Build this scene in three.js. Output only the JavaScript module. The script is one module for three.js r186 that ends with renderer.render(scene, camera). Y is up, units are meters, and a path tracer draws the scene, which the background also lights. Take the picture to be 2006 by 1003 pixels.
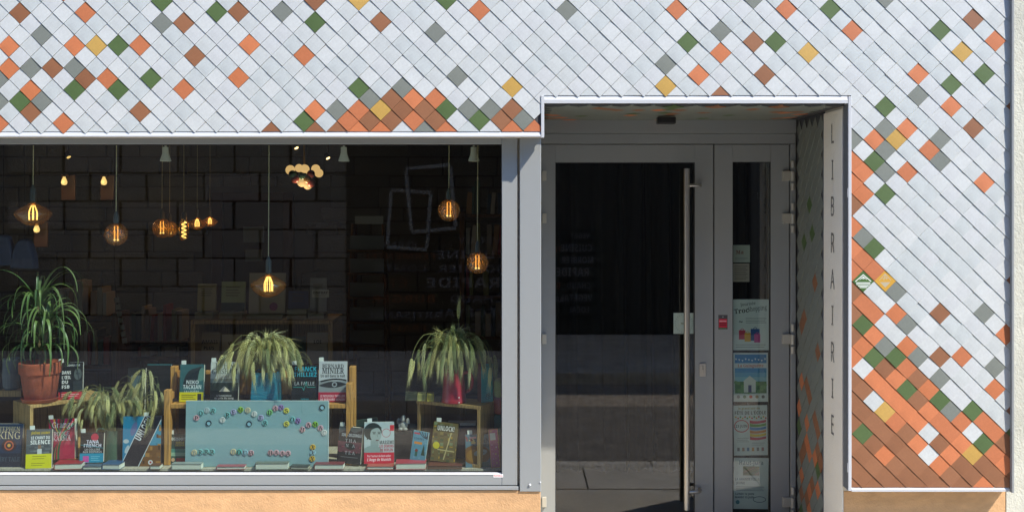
import * as THREE from 'three';
import { mergeGeometries } from 'three/addons/utils/BufferGeometryUtils.js';
import { RoundedBoxGeometry } from 'three/addons/geometries/RoundedBoxGeometry.js';
import { Sky } from 'three/addons/objects/Sky.js';

// ---------------------------------------------------------------- camera, sky, sun, exposure
const scene = new THREE.Scene();
const EYE = 1.87, DIST = 5.2, PX = 400;              // eye height, distance to the facade, pixels per metre on the facade
const camera = new THREE.PerspectiveCamera(2 * Math.atan(1003 / PX / 2 / DIST) * 180 / Math.PI, 1024 / 511, 0.05, 400);
camera.position.set(0, EYE, DIST);
camera.lookAt(0, EYE, 0);
camera.setViewOffset(1024, 511, 0, 52.7, 1024, 511); // lens shifted down: the eye level lies above the middle of the picture
const sunDir = new THREE.Vector3(53, 73, 36).normalize();
const sky = new Sky();
sky.name = 'sky'; sky.userData.kind = 'structure';
sky.scale.setScalar(300);
sky.material.uniforms.sunPosition.value.copy(sunDir);
sky.material.uniforms.turbidity.value = 3;
sky.material.uniforms.rayleigh.value = 0.8;
sky.material.uniforms.mieCoefficient.value = 0.004;
sky.material.uniforms.cloudCoverage.value = 0.55;
sky.material.uniforms.cloudDensity.value = 0.4;
scene.add(sky);
scene.environmentIntensity = 0.3;
const sun = new THREE.DirectionalLight(0xfff3e2, 5);
sun.position.copy(sunDir).multiplyScalar(30);
sun.castShadow = true;
sun.shadow.mapSize.set(4096, 4096);
Object.assign(sun.shadow.camera, { left: -8, right: 8, top: 8, bottom: -8, near: 1, far: 80 });
scene.add(sun);
const renderer = new THREE.WebGLRenderer({ antialias: true });
renderer.toneMapping = THREE.LinearToneMapping;
renderer.toneMappingExposure = 1.56;
renderer.shadowMap.enabled = true;

// ---------------------------------------------------------------- helpers
let seedState = 7;
const rnd = () => { seedState = (seedState + 0x6d2b79f5) | 0; let t = Math.imul(seedState ^ (seedState >>> 15), 1 | seedState); t = (t + Math.imul(t ^ (t >>> 7), 61 | t)) ^ t; return ((t ^ (t >>> 14)) >>> 0) / 4294967296; };
const rr = (a, b) => a + (b - a) * rnd();
const V = (x, y, z) => new THREE.Vector3(x, y, z);
// survey coordinates (measured on the facade plane) to metres, for a point at depth z
const X = (px, z = 0) => (px - 1003) / PX * (DIST - z) / DIST;
const Y = (py, z = 0) => EYE + (398 - py) / PX * (DIST - z) / DIST;
const used = {};
const numbered = (n) => { const k = used[n] = (used[n] ?? -1) + 1; return k ? n + '_' + String(k).padStart(3, '0') : n; };
function thing(name, label, category, pos = [0, 0, 0], group) {
  const o = new THREE.Group(); o.name = numbered(name); o.position.set(...pos); scene.add(o);
  o.userData = { label, category }; if (group) o.userData.group = group;
  return o;
}
function mesh(name, geo, mat, parent = scene) {
  const m = new THREE.Mesh(geo, mat); m.name = parent === scene ? numbered(name) : name; parent.add(m); return m;
}
const tag = (o, label, category, group) => { o.userData = { label, category, ...(group ? { group } : {}) }; return o; };
const structure = (o) => { o.userData.kind = 'structure'; return o; };
function uvBox(g, s = 1) {                            // uv in metres by the main direction of each face
  const p = g.attributes.position, n = g.attributes.normal, uv = new Float32Array(p.count * 2);
  for (let i = 0; i < p.count; i++) {
    const ax = Math.abs(n.getX(i)), ay = Math.abs(n.getY(i)), az = Math.abs(n.getZ(i));
    const [u, v] = az >= ax && az >= ay ? [p.getX(i), p.getY(i)] : ax >= ay ? [p.getZ(i), p.getY(i)] : [p.getX(i), p.getZ(i)];
    uv[i * 2] = u * s; uv[i * 2 + 1] = v * s;
  }
  g.setAttribute('uv', new THREE.BufferAttribute(uv, 2));
  return g;
}
function bx(x0, x1, y0, y1, z0, z1, r = 0) {          // box between limits, r rounds its edges
  const w = Math.abs(x1 - x0), h = Math.abs(y1 - y0), d = Math.abs(z1 - z0);
  const g = r ? new RoundedBoxGeometry(w, h, d, 2, Math.min(r, w / 2.01, h / 2.01, d / 2.01)) : new THREE.BoxGeometry(w, h, d);
  g.translate((x0 + x1) / 2, (y0 + y1) / 2, (z0 + z1) / 2);
  return uvBox(g);
}
function merge(list) { const l = list.map((g) => { const q = g.index ? g.toNonIndexed() : g; for (const k of Object.keys(q.attributes)) if (!['position', 'normal', 'uv', 'color'].includes(k)) q.deleteAttribute(k); return q; }); return mergeGeometries(l); }
function tube(points, r, seg = 12, rad = 6) { return new THREE.TubeGeometry(new THREE.CatmullRomCurve3(points), seg, r, rad, false); }
const lathe = (pts, seg = 28) => new THREE.LatheGeometry(pts.map(([r, y]) => new THREE.Vector2(r, y)), seg);
function cylX(r, len, seg = 14) { return new THREE.CylinderGeometry(r, r, len, seg).rotateZ(Math.PI / 2); }
function cylZ(r, len, seg = 20) { return new THREE.CylinderGeometry(r, r, len, seg).rotateX(Math.PI / 2); }

// ---------------------------------------------------------------- procedural textures
function valueNoise(cells) {
  const g = new Float32Array(cells * cells); for (let i = 0; i < g.length; i++) g[i] = rnd();
  return (x, y) => {
    const fx = x * cells, fy = y * cells, ix = Math.floor(fx), iy = Math.floor(fy), a = fx - ix, b = fy - iy, s = a * a * (3 - 2 * a), t = b * b * (3 - 2 * b);
    const q = (i, j) => g[((j % cells + cells) % cells) * cells + ((i % cells + cells) % cells)];
    return (q(ix, iy) * (1 - s) + q(ix + 1, iy) * s) * (1 - t) + (q(ix, iy + 1) * (1 - s) + q(ix + 1, iy + 1) * s) * t;
  };
}
function noiseTex(size, layers, fn, srgb) {           // layers: [cells, weight]; fn(value, u, v) gives [r, g, b] 0..255
  const ns = layers.map(([c, w]) => [valueNoise(c), w]), d = new Uint8Array(size * size * 4), tot = layers.reduce((a, l) => a + l[1], 0);
  for (let j = 0; j < size; j++) for (let i = 0; i < size; i++) {
    let v = 0; for (const [n, w] of ns) v += n(i / size, j / size) * w; v /= tot;
    const c = fn(v, i / size, j / size), o = (j * size + i) * 4;
    d[o] = c[0]; d[o + 1] = c[1]; d[o + 2] = c[2]; d[o + 3] = 255;
  }
  const t = new THREE.DataTexture(d, size, size); t.wrapS = t.wrapT = THREE.RepeatWrapping; t.magFilter = THREE.LinearFilter; t.minFilter = THREE.LinearMipmapLinearFilter; t.generateMipmaps = true;
  if (srgb) t.colorSpace = THREE.SRGBColorSpace; t.needsUpdate = true; return t;
}
const rep = (t, x, y = x) => { const c = t.clone(); c.repeat.set(x, y); c.needsUpdate = true; return c; };
const gray = (v) => { const g = Math.max(0, Math.min(255, v * 255)); return [g, g, g]; };
const tint = (r, g, b, amp) => (v) => { const k = 1 + (v - 0.5) * amp; return [r * k, g * k, b * k].map((q) => Math.max(0, Math.min(255, q))); };
const T = {
  grain: noiseTex(256, [[64, 1], [128, 1], [24, 0.4]], gray),
  stucco: noiseTex(512, [[32, 0.7], [72, 1.4], [150, 1.2], [8, 0.5]], gray),
  dents: noiseTex(128, [[5, 1], [11, 0.6]], gray),
  wood: null,
};
function woodTex(r, g, b, dark) {
  const n1 = valueNoise(6), n2 = valueNoise(64), n3 = valueNoise(16), S = 256, d = new Uint8Array(S * S * 4);
  for (let j = 0; j < S; j++) for (let i = 0; i < S; i++) {
    const u = i / S, v = j / S, w = n1(u, v * 0.35) * 3.2 + u * 9;
    const k = 1 - dark * (0.55 * Math.pow(0.5 + 0.5 * Math.sin(w * 6.283), 3) + 0.45 * n2(u, v * 0.06) + 0.3 * n3(u, v * 0.2)), o = (j * S + i) * 4;
    d[o] = r * k; d[o + 1] = g * k; d[o + 2] = b * k; d[o + 3] = 255;
  }
  const t = new THREE.DataTexture(d, S, S); t.wrapS = t.wrapT = THREE.MirroredRepeatWrapping; t.magFilter = THREE.LinearFilter; t.colorSpace = THREE.SRGBColorSpace; t.needsUpdate = true; t.repeat.set(5, 2.2); return t;
}
const std = (o) => new THREE.MeshStandardMaterial(o);
const lin = (r, g, b) => new THREE.Color().setRGB(r, g, b);
function paint(r, g, b, rough = 0.5, o = {}) { return std({ color: lin(r, g, b), roughness: rough, bumpMap: rep(T.grain, 14), bumpScale: 0.0002, ...o }); }
const M = {
  frame: paint(0.29, 0.308, 0.306, 0.42),                       // grey powder-coated aluminium
  trim: paint(0.55, 0.57, 0.585, 0.4),
  trimDark: paint(0.13, 0.14, 0.15, 0.5),
  gasket: paint(0.012, 0.012, 0.013, 0.6),
  black: paint(0.012, 0.012, 0.012, 0.5),
  backing: paint(0.06, 0.062, 0.065, 0.7),
  steel: std({ color: lin(0.5, 0.48, 0.44), metalness: 0.9, roughness: 0.34 }),
  hinge: std({ color: lin(0.52, 0.5, 0.43), metalness: 0.35, roughness: 0.45 }),
  glass: new THREE.MeshPhysicalMaterial({ color: lin(0.68, 0.76, 0.74), transmission: 1, roughness: 0, thickness: 0, ior: 1.75, metalness: 0 }),
  bulb: new THREE.MeshPhysicalMaterial({ color: lin(0.85, 0.66, 0.36), transmission: 0.94, roughness: 0.03, thickness: 0, ior: 1.9 }),
  filament: std({ color: 0x221100, emissive: new THREE.Color(1, 0.42, 0.1), emissiveIntensity: 2.6 }),
  filamentHot: std({ color: 0x221100, emissive: new THREE.Color(1, 0.66, 0.28), emissiveIntensity: 3 }),
  glow: std({ color: 0x332200, emissive: new THREE.Color(1, 0.62, 0.2), emissiveIntensity: 0.95 }),
  socket: std({ color: lin(0.1, 0.12, 0.11), roughness: 0.45, metalness: 0.2 }),
  brass: std({ color: lin(0.5, 0.3, 0.1), roughness: 0.35, metalness: 0.8 }),
  cable: std({ color: lin(0.78, 0.74, 0.45), roughness: 0.8 }),
  orange: std({ map: rep(noiseTex(256, [[4, 1], [9, 0.8], [40, 0.5], [100, 0.4]], tint(212, 169, 122, 0.32), true), 0.45, 0.9), roughness: 0.9, bumpMap: rep(T.stucco, 2), bumpScale: 0.0022 }),
  cream: std({ map: rep(noiseTex(256, [[5, 1], [30, 0.5], [90, 0.5]], tint(197, 196, 181, 0.16), true), 0.5, 0.5), roughness: 0.9, bumpMap: rep(T.stucco, 1.8), bumpScale: 0.0025 }),
  beige: std({ color: lin(0.84, 0.79, 0.67), roughness: 0.85, bumpMap: rep(T.stucco, 2), bumpScale: 0.0015 }),
  plaster: std({ color: lin(0.6, 0.55, 0.45), roughness: 0.9, bumpMap: rep(T.stucco, 1), bumpScale: 0.004 }),
  paper: std({ color: lin(0.72, 0.72, 0.66), roughness: 0.8 }),
  pages: std({ color: lin(0.72, 0.7, 0.58), roughness: 0.9 }),
  lettering: std({ color: lin(0.05, 0.05, 0.045), roughness: 0.7 }),
};
M.wood = std({ map: woodTex(208, 170, 106, 0.3), roughness: 0.62 });
M.woodLight = std({ map: woodTex(222, 164, 84, 0.28), roughness: 0.6 });
M.woodDark = std({ map: woodTex(120, 88, 56, 0.35), roughness: 0.65 });

// ================================================================ THE SETTING
// ---- street: pavement before the shop, kerb, gutter, road, lay-by, pavement opposite
{
  const asphalt = (r, g, b, s) => std({ map: rep(noiseTex(256, [[90, 1], [128, 1.2], [9, 0.5]], tint(r, g, b, 0.7), true), s), roughness: 0.9, bumpMap: rep(T.stucco, 3), bumpScale: 0.003 });
  const slabMat = [0, 1, 2].map((k) => std({ map: rep(noiseTex(256, [[8, 1], [90, 0.8], [30, 0.5]], tint(194 + k * 5, 191 + k * 5, 182 + k * 5, 0.3), true), 0.8), roughness: 0.88 }));
  const g = structure(mesh('ground', bx(-60, 60, -0.5, -0.16, -40, 60), asphalt(96, 92, 84, 0.7)));
  const pave = new THREE.Group(); pave.name = 'pavement'; structure(pave); scene.add(pave);
  mesh('bed', bx(-14, 14, -0.158, -0.012, -0.96, 0.45), asphalt(92, 88, 82, 2), pave);
  for (let i = -6; i < 6; i++) for (let j = 0; j < 2; j++) {
    const x0 = i * 1.15 + (j ? 0.5 : 0), zz = j ? [-0.15, 0.45] : [-0.95, -0.16];
    mesh('slab', bx(x0 + 0.004, x0 + 1.146, -0.011, rr(-0.001, 0.001), zz[0] + 0.004, zz[1] - 0.004, 0.003), slabMat[(i * 3 + j + 30) % 3], pave);
  }
  const kerb = new THREE.Group(); kerb.name = 'kerb'; structure(kerb); scene.add(kerb);
  for (let i = -10; i < 10; i++) mesh('kerb_stone', bx(i * 1 + 0.004, i * 1 + 0.996, -0.155, 0.002, 0.455, 0.6, 0.01), slabMat[(i + 20) % 3], kerb);
  structure(mesh('gutter', bx(-30, 30, -0.156, -0.126, 0.605, 1.1), asphalt(178, 166, 148, 1.4)));
  structure(mesh('road', bx(-30, 30, -0.156, -0.12, 1.1, 3.3), asphalt(122, 119, 115, 1.1)));
  structure(mesh('lay_by', bx(-30, 30, -0.156, -0.124, 3.3, 4.6), asphalt(160, 152, 142, 1.3)));
  const far = new THREE.Group(); far.name = 'pavement_opposite'; structure(far); scene.add(far);
  for (let i = -9; i < 9; i++) mesh('kerb_stone', bx(i + 0.004, i + 0.996, -0.155, 0.002, 4.605, 4.75, 0.01), slabMat[(i + 21) % 3], far);
  for (let i = -7; i < 7; i++) for (let j = 0; j < 3; j++) mesh('slab', bx(i * 1.3 + j * 0.4 + 0.005, i * 1.3 + j * 0.4 + 1.295, -0.155, rr(-0.001, 0.002), 4.76 + j * 1.08, 4.75 + (j + 1) * 1.08, 0.004), slabMat[(i * 2 + j + 30) % 3], far);
}
// ---- building across the street: shades its own pavement and stands in the reflections of the glass
{
  const b = thing('house_opposite', 'dark grey stone building across the street with lettered shopfront', 'building', [0, 0, 8]);
  const dark = std({ color: lin(0.13, 0.125, 0.12), roughness: 0.9, bumpMap: rep(T.stucco, 0.8), bumpScale: 0.01 });
  mesh('wall', bx(-11, 11, 0, 7.2, 0.06, 6), dark, b);
  mesh('roof', bx(-11.3, 11.3, 7.2, 7.5, -0.3, 6.3), M.woodDark, b);
  const stoneM = [0, 1, 2].map((k) => std({ color: lin(0.2 + k * 0.035, 0.185 + k * 0.03, 0.16 + k * 0.03), roughness: 0.9, bumpMap: rep(T.stucco, 1), bumpScale: 0.012 }));
  for (let j = 0; j < 9; j++) for (let i = 0; i < 9; i++) {
    const w = 0.72, x0 = -6.4 + i * w + (j % 2) * 0.33;
    if (x0 > -2.2) continue;
    mesh('stone', bx(x0 + 0.008, x0 + w - 0.008 + rr(-0.03, 0), 0.1 + j * 0.36, 0.1 + (j + 1) * 0.36 - 0.014, rr(-0.015, 0), 0.08, 0.012), stoneM[(i * 2 + j + (rnd() < 0.4 ? 1 : 0)) % 3], b);
  }
  mesh('shopfront', bx(-2.1, 3.4, 0, 3.2, -0.02, 0.07), std({ color: lin(0.02, 0.018, 0.018), roughness: 0.6 }), b);
  const c = document.createElement('canvas'); c.width = 512; c.height = 512; const k = c.getContext('2d');
  k.fillStyle = '#0d0b0b'; k.fillRect(0, 0, 512, 512);
  const words = [['VEGGY', 60, 40, '#66666e', 44], ['KEBAB', 330, 60, '#64646c', 36], ['CUISINE', 40, 110, '#6e6e76', 58], ['FERMENTÉE', 270, 118, '#6e3a20', 42], ['MORBIER', 30, 180, '#6a6a72', 52], ['COMTÉ', 300, 178, '#5a5a62', 48], ['RAPIDE', 60, 250, '#74747a', 70], ['ÉTÉ', 360, 250, '#60341c', 60], ['CHAUD', 50, 330, '#5c5c64', 52], ['BURGER', 270, 330, '#7a4422', 54], ['VÉGÉTAL', 40, 400, '#66666e', 56], ['ARTISANAL', 250, 410, '#6e6e76', 46], ['LOCAL', 60, 470, '#64646c', 50], ['FRAIS', 300, 475, '#70401f', 44]];
  k.textBaseline = 'middle';
  for (const [w, x, y, col, s] of words) { k.fillStyle = col; k.font = 'bold ' + s + 'px sans-serif'; k.fillText(w, x, y); }
  const t = new THREE.CanvasTexture(c); t.colorSpace = THREE.SRGBColorSpace;
  const panel = new THREE.BoxGeometry(2.0, 1.3, 0.03); panel.rotateY(Math.PI).translate(-0.9, 0.85, -0.04);
  mesh('lettered_panel', panel, std({ map: t, roughness: 0.6 }), b);
  const panel2 = new THREE.BoxGeometry(1.0, 1.25, 0.03); panel2.rotateY(Math.PI).translate(0.72, 0.88, -0.04);
  mesh('lettered_panel', panel2, std({ map: t, roughness: 0.6 }), b);
  const frameGrey = std({ color: lin(0.26, 0.27, 0.28), roughness: 0.6 });
  // two pale frames hung askew on the shopfront
  for (const [x, y, w, h, a] of [[-1.02, 1.93, 0.56, 0.8, 0.09], [-1.3, 1.66, 0.5, 0.72, -0.07]]) {
    const f = tag(new THREE.Group(), a > 0 ? 'pale picture frame hung askew, its top edge leaning, on the opposite shopfront' : 'lower pale picture frame overlapping another on the opposite shopfront', 'frame');
    f.name = numbered('hanging_frame'); f.position.set(x, y, 7.93 - (a > 0 ? 0.05 : 0)); f.rotation.z = a; scene.add(f);
    for (const s of [-1, 1]) { mesh('bar', bx(-w / 2, w / 2, s * h / 2 - 0.022, s * h / 2 + 0.022, -0.02, 0.02), frameGrey, f); mesh('bar', bx(s * w / 2 - 0.022, s * w / 2 + 0.022, -h / 2 + 0.023, h / 2 - 0.023, -0.02, 0.02), frameGrey, f); }
  }
}
// ---- shop building: walls with thickness, the room behind the window
const PLINE = -0.07;                                   // face of the wall under the cladding
const xPost0 = X(1016, PLINE), xPost1 = X(1060, -0.09), xRev = 1.6485, xEnd = 2.455, zDoor = -0.92, ySof = 2.3525;
const zGlass = -0.125, winL = -3.3, winB = Y(925, zGlass), winT = Y(283, zGlass), winR = X(983, zGlass), ledge = 0.527;
{
  const w = thing('shop_wall', 'orange rendered shop wall under and around the grey window', 'wall');
  const yb = Y(960, PLINE);
  mesh('plinth', bx(-6, xPost1 - 0.002, 0, Y(960.5, -0.098), PLINE - 0.45, -0.098, 0.004), M.orange, w);
  mesh('plinth', bx(xRev + 0.002, xEnd, 0, Y(962, PLINE), -0.97, PLINE, 0.004), M.orange, w);
  mesh('lintel', bx(-6, xPost1, winT + 0.03, 3.3, -0.4, -0.06), M.plaster, w);
  mesh('lintel', bx(xPost1 + 0.001, xEnd, ySof + 0.03, 3.3, -0.97, -0.06), M.plaster, w);
  mesh('side_wall', bx(-6, winL - 0.1, yb + 0.001, winT + 0.029, -0.4, -0.09), M.plaster, w);
  mesh('pier', bx(winR + 0.06, xPost1 - 0.003, yb + 0.001, winT + 0.029, -0.4, -0.125), M.plaster, w);
  mesh('pier', bx(xPost1 - 0.15, xPost1 - 0.003, 0.001, winT + 0.3, -1.0, -0.401), M.plaster, w);
  mesh('pier', bx(xRev + 0.003, xEnd, Y(962, PLINE) + 0.001, ySof + 0.029, -0.97, PLINE - 0.002), M.plaster, w);
  mesh('door_lintel', bx(xPost1 - 0.15, xEnd, ySof + 0.2, 3.3, -1.2, -0.971), M.plaster, w);
  mesh('upper_wall', bx(-6, xEnd, 3.301, 7.4, -0.5, -0.09), M.plaster, w);
  const n = tag(mesh('neighbour_wall', bx(xEnd + 0.001, 9, 0, 7.4, -0.97, PLINE + 0.002, 0.003), M.cream), 'cream rendered wall of the house next door', 'wall');
}
{ // room
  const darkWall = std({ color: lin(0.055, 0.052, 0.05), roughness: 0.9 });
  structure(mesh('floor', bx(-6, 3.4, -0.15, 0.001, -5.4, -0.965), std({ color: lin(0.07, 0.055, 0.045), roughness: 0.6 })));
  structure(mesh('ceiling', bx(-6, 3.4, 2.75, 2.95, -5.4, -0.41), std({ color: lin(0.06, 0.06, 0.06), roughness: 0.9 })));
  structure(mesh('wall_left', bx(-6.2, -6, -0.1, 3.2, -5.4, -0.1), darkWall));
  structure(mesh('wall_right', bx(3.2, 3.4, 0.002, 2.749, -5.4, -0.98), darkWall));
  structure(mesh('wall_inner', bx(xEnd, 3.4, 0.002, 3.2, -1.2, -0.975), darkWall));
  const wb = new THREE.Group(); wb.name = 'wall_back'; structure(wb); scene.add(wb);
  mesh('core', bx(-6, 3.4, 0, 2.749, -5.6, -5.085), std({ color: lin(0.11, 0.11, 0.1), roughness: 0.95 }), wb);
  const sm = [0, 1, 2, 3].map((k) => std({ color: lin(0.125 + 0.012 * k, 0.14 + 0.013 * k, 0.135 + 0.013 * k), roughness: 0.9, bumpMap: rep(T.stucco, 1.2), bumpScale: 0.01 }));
  { let y = 0.03; while (y < 2.6) { const h = rr(0.1, 0.24); let x = -5.9 + rr(0, 0.4); while (x < 1.6) { const wd = rr(0.18, 0.62); if (!(x + wd > X(415, -5) && x < X(578, -5) && y < 2.0)) { const b = mesh('stone', bx(x + 0.003, x + wd - 0.003 - rr(0, 0.01), y + 0.003, y + h - 0.003 - rr(0, 0.012), -5.1, -5.07 + rr(0, 0.02), 0.012), sm[Math.floor(rnd() * 4)], wb); } x += wd; } y += h; } }
  // display shelf inside the window
  const l = tag(mesh('window_shelf', bx(winL, xPost1 - 0.2, ledge - 0.04, ledge, -0.66, -0.165), std({ map: woodTex(196, 190, 170, 0.16), roughness: 0.6 })), 'pale wide shelf inside the shop window under the display', 'shelf');
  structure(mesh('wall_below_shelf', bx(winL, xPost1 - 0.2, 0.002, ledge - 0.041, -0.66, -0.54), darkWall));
}

// ================================================================ SHOP WINDOW
{
  const w = thing('shop_window', 'large fixed shop window in grey metal frame beside the door', 'window');
  const zf = -0.099, zb = -0.18, r = 0.003, xo = X(1013.5, zf), yTop = Y(262, zf), yBot = Y(951, zf);
  mesh('stile', bx(winR, xo, yBot, yTop, zb, zf, r), M.frame, w);
  mesh('stile', bx(winL - 0.09, winL, yBot, yTop, zb, zf, r), M.frame, w);
  mesh('head_rail', bx(winL + 0.001, winR - 0.001, winT, yTop, zb, zf, r), M.frame, w);
  mesh('bottom_rail', bx(winL + 0.001, winR - 0.001, yBot, winB - 0.0065, zb, zf, r), M.frame, w);
  // glazing beads: chamfered strips that catch the light
  const bead = new THREE.Shape([new THREE.Vector2(0, 0), new THREE.Vector2(0.024, 0), new THREE.Vector2(0.024, 0.0015), new THREE.Vector2(0.006, 0.0075), new THREE.Vector2(0, 0.0075)]);
  const bg = new THREE.ExtrudeGeometry(bead, { depth: winR - winL - 0.004, bevelEnabled: false }).rotateY(-Math.PI / 2); // profile x -> z
  bg.rotateY(0).translate(winR - 0.002, winB - 0.0065, zGlass + 0.004);
  mesh('glazing_bead', uvBox(bg), M.trim, w);
  mesh('gasket', merge([bx(winR - 0.004, winR - 0.0005, winB, winT, zGlass - 0.004, zGlass + 0.01), bx(winL, winR - 0.005, winT - 0.004, winT - 0.0005, zGlass - 0.004, zGlass + 0.01), bx(winL, winR - 0.005, winB + 0.0015, winB + 0.005, zGlass - 0.004, zGlass + 0.008)]), M.gasket, w);
  const gp = new THREE.PlaneGeometry(winR - winL, winT - winB); gp.translate((winL + winR) / 2, (winT + winB) / 2, zGlass);
  mesh('glass_pane', gp, M.glass, w);
  mesh('sill', bx(winL - 0.1, X(1015.5, -0.09), Y(960, -0.09), Y(953.5, -0.09), zb, -0.089, 0.0015), M.frame, w);
  mesh('sill_gap', bx(winL - 0.1, X(1015, -0.09), Y(953.4, -0.09), Y(951.2, -0.09), zb, -0.12), M.gasket, w);
  const p = thing('window_post', 'tall flat grey metal post between shop window and entrance', 'post');
  mesh('cover_plate', bx(X(1018, -0.09), xPost1, Y(963.5, -0.09), Y(262, -0.09), -0.21, -0.09, 0.0035), M.frame, p);
  const br = -0.09;
  mesh('screw_head', lathe([[0.0001, 0.008], [0.004, 0.0075], [0.0065, 0.004], [0.0075, 0], [0.0001, 0]], 16).rotateX(Math.PI / 2).translate(X(1038, br), Y(950, br), br), M.trim, p);
  for (const yy of [560]) mesh('screw_head', lathe([[0.0001, 0.005], [0.004, 0.003], [0.005, 0], [0.0001, 0]], 12).rotateX(Math.PI / 2).translate(X(1060, -0.09) - 0.004, Y(945, -0.09), -0.09), M.trim, p);
  // sticker
  const c = document.createElement('canvas'); c.width = 128; c.height = 48; const k = c.getContext('2d');
  k.fillStyle = '#f2f2f0'; k.fillRect(0, 0, 128, 48); k.fillStyle = '#d8252c'; k.font = 'bold 34px sans-serif'; k.textBaseline = 'middle'; k.textAlign = 'center'; k.fillText('homebox', 64, 24, 116);
  const t = new THREE.CanvasTexture(c); t.colorSpace = THREE.SRGBColorSpace;
  const s = mesh('sticker', new THREE.BoxGeometry(0.048, 0.016, 0.0012), std({ map: t, roughness: 0.4 })); s.position.set(X(976, zf), Y(932, zf), zf + 0.0008);
  tag(s, 'small white sticker with red word on the window frame corner', 'sticker');
}

// ================================================================ SHINGLE CLADDING
const CLR = { W: [[0.53, 0.562, 0.548], [0.565, 0.592, 0.578], [0.495, 0.535, 0.526], [0.55, 0.575, 0.57]], O: [[0.53, 0.168, 0.06], [0.49, 0.158, 0.06], [0.57, 0.185, 0.07]], B: [[0.265, 0.11, 0.046], [0.285, 0.12, 0.052], [0.25, 0.102, 0.042]], G: [[0.072, 0.125, 0.034], [0.078, 0.132, 0.038]], S: [[0.19, 0.208, 0.178], [0.182, 0.2, 0.172]], Y: [[0.5, 0.305, 0.064], [0.53, 0.33, 0.08]] };
const tileBump = rep(T.grain, 2);
const tileMap = [0, 1, 2].map(() => noiseTex(128, [[3, 1], [10, 0.7], [48, 0.8]], tint(243, 243, 243, 0.14), true));
const tileMat = {};
for (const c in CLR) tileMat[c] = CLR[c].map((q, i) => new THREE.MeshPhysicalMaterial({ map: tileMap[i % 3], color: lin(...q.map((v) => v * 1.09)), roughness: 0.58, ior: 1.56, bumpMap: tileBump, bumpScale: 0.00014 }));
const lattice = (k, m) => [16.3976 + 21.4222 * k + 0.01557 * m + 0.000813 * k * k - 0.000061 * k * m - 0.001243 * m * m, 90.2806 - 0.14761 * k + 21.6471 * m + 0.000349 * k * k - 0.003489 * k * m - 0.000773 * m * m];
const HD = 21.12 / PX, LIFT = 0.0021, THICK = 0.0055;
function tileGeo(b1, b2, tw) {
  const n = 4, top = new THREE.BufferGeometry(), pos = [], uv = [], idx = [];
  const at = (u, v) => { const x = (u - v) / 2 * HD, y = (u + v) / 2 * HD; return [x, y, -LIFT * y / HD + b1 * (1 - u * u) + b2 * (1 - v * v) + tw * u * v]; };
  for (let j = 0; j < n; j++) for (let i = 0; i < n; i++) { const p = at(-1 + 2 * i / (n - 1), -1 + 2 * j / (n - 1)); pos.push(...p); uv.push(p[0] / HD / 2 + 0.5, p[1] / HD / 2 + 0.5); }
  for (let j = 0; j < n - 1; j++) for (let i = 0; i < n - 1; i++) { const a = j * n + i; idx.push(a, a + n, a + 1, a + 1, a + n, a + n + 1); }
  top.setAttribute('position', new THREE.Float32BufferAttribute(pos, 3)); top.setAttribute('uv', new THREE.Float32BufferAttribute(uv, 2)); top.setIndex(idx); top.computeVertexNormals();
  if (top.attributes.normal.getZ(5) < 0) { top.setIndex(idx.reverse()); top.computeVertexNormals(); }
  const sp = [], su = [];
  const edge = []; for (let i = 0; i < n - 1; i++) edge.push([-1 + 2 * i / (n - 1), -1]); for (let i = 0; i < n - 1; i++) edge.push([1, -1 + 2 * i / (n - 1)]); for (let i = 0; i < n - 1; i++) edge.push([1 - 2 * i / (n - 1), 1]); for (let i = 0; i < n - 1; i++) edge.push([-1, 1 - 2 * i / (n - 1)]);
  edge.forEach((e, i) => { const a = at(...e), b = at(...edge[(i + 1) % edge.length]), a2 = [a[0], a[1], a[2] - THICK], b2_ = [b[0], b[1], b[2] - THICK]; sp.push(...a, ...b, ...a2, ...b, ...b2_, ...a2); for (let q = 0; q < 6; q++) su.push(0.5, 0.5); });
  const side = new THREE.BufferGeometry(); side.setAttribute('position', new THREE.Float32BufferAttribute(sp, 3)); side.setAttribute('uv', new THREE.Float32BufferAttribute(su, 2)); side.computeVertexNormals();
  return merge([top, side]);
}
function polyGeo(poly) {                               // clipped shingle: convex outline around its centre, same slope and thickness
  const z = (y) => -LIFT * y / HD, pos = [], uv = [], push = (p, dz) => { pos.push(p[0], p[1], z(p[1]) - dz); uv.push(p[0] / HD / 2 + 0.5, p[1] / HD / 2 + 0.5); };
  for (let i = 1; i < poly.length - 1; i++) { push(poly[0], 0); push(poly[i], 0); push(poly[i + 1], 0); }
  poly.forEach((a, i) => { const b = poly[(i + 1) % poly.length]; push(a, THICK); push(b, THICK); push(a, 0); push(b, THICK); push(b, 0); push(a, 0); });
  const g = new THREE.BufferGeometry(); g.setAttribute('position', new THREE.Float32BufferAttribute(pos, 3)); g.setAttribute('uv', new THREE.Float32BufferAttribute(uv, 2)); g.computeVertexNormals(); return g;
}
function clip(poly, nx, ny, d) {                       // keeps nx*x + ny*y <= d
  const out = [];
  poly.forEach((a, i) => { const b = poly[(i + 1) % poly.length], fa = nx * a[0] + ny * a[1] - d, fb = nx * b[0] + ny * b[1] - d; if (fa <= 0) out.push(a); if ((fa < 0 && fb > 0) || (fa > 0 && fb < 0)) { const t = fa / (fa - fb); out.push([a[0] + (b[0] - a[0]) * t, a[1] + (b[1] - a[1]) * t]); } });
  return out;
}
const tileVariants = Array.from({ length: 22 }, () => tileGeo(rr(-0.0004, 0.0006), rr(-0.0004, 0.0006), rr(-0.0004, 0.0004)));
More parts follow.
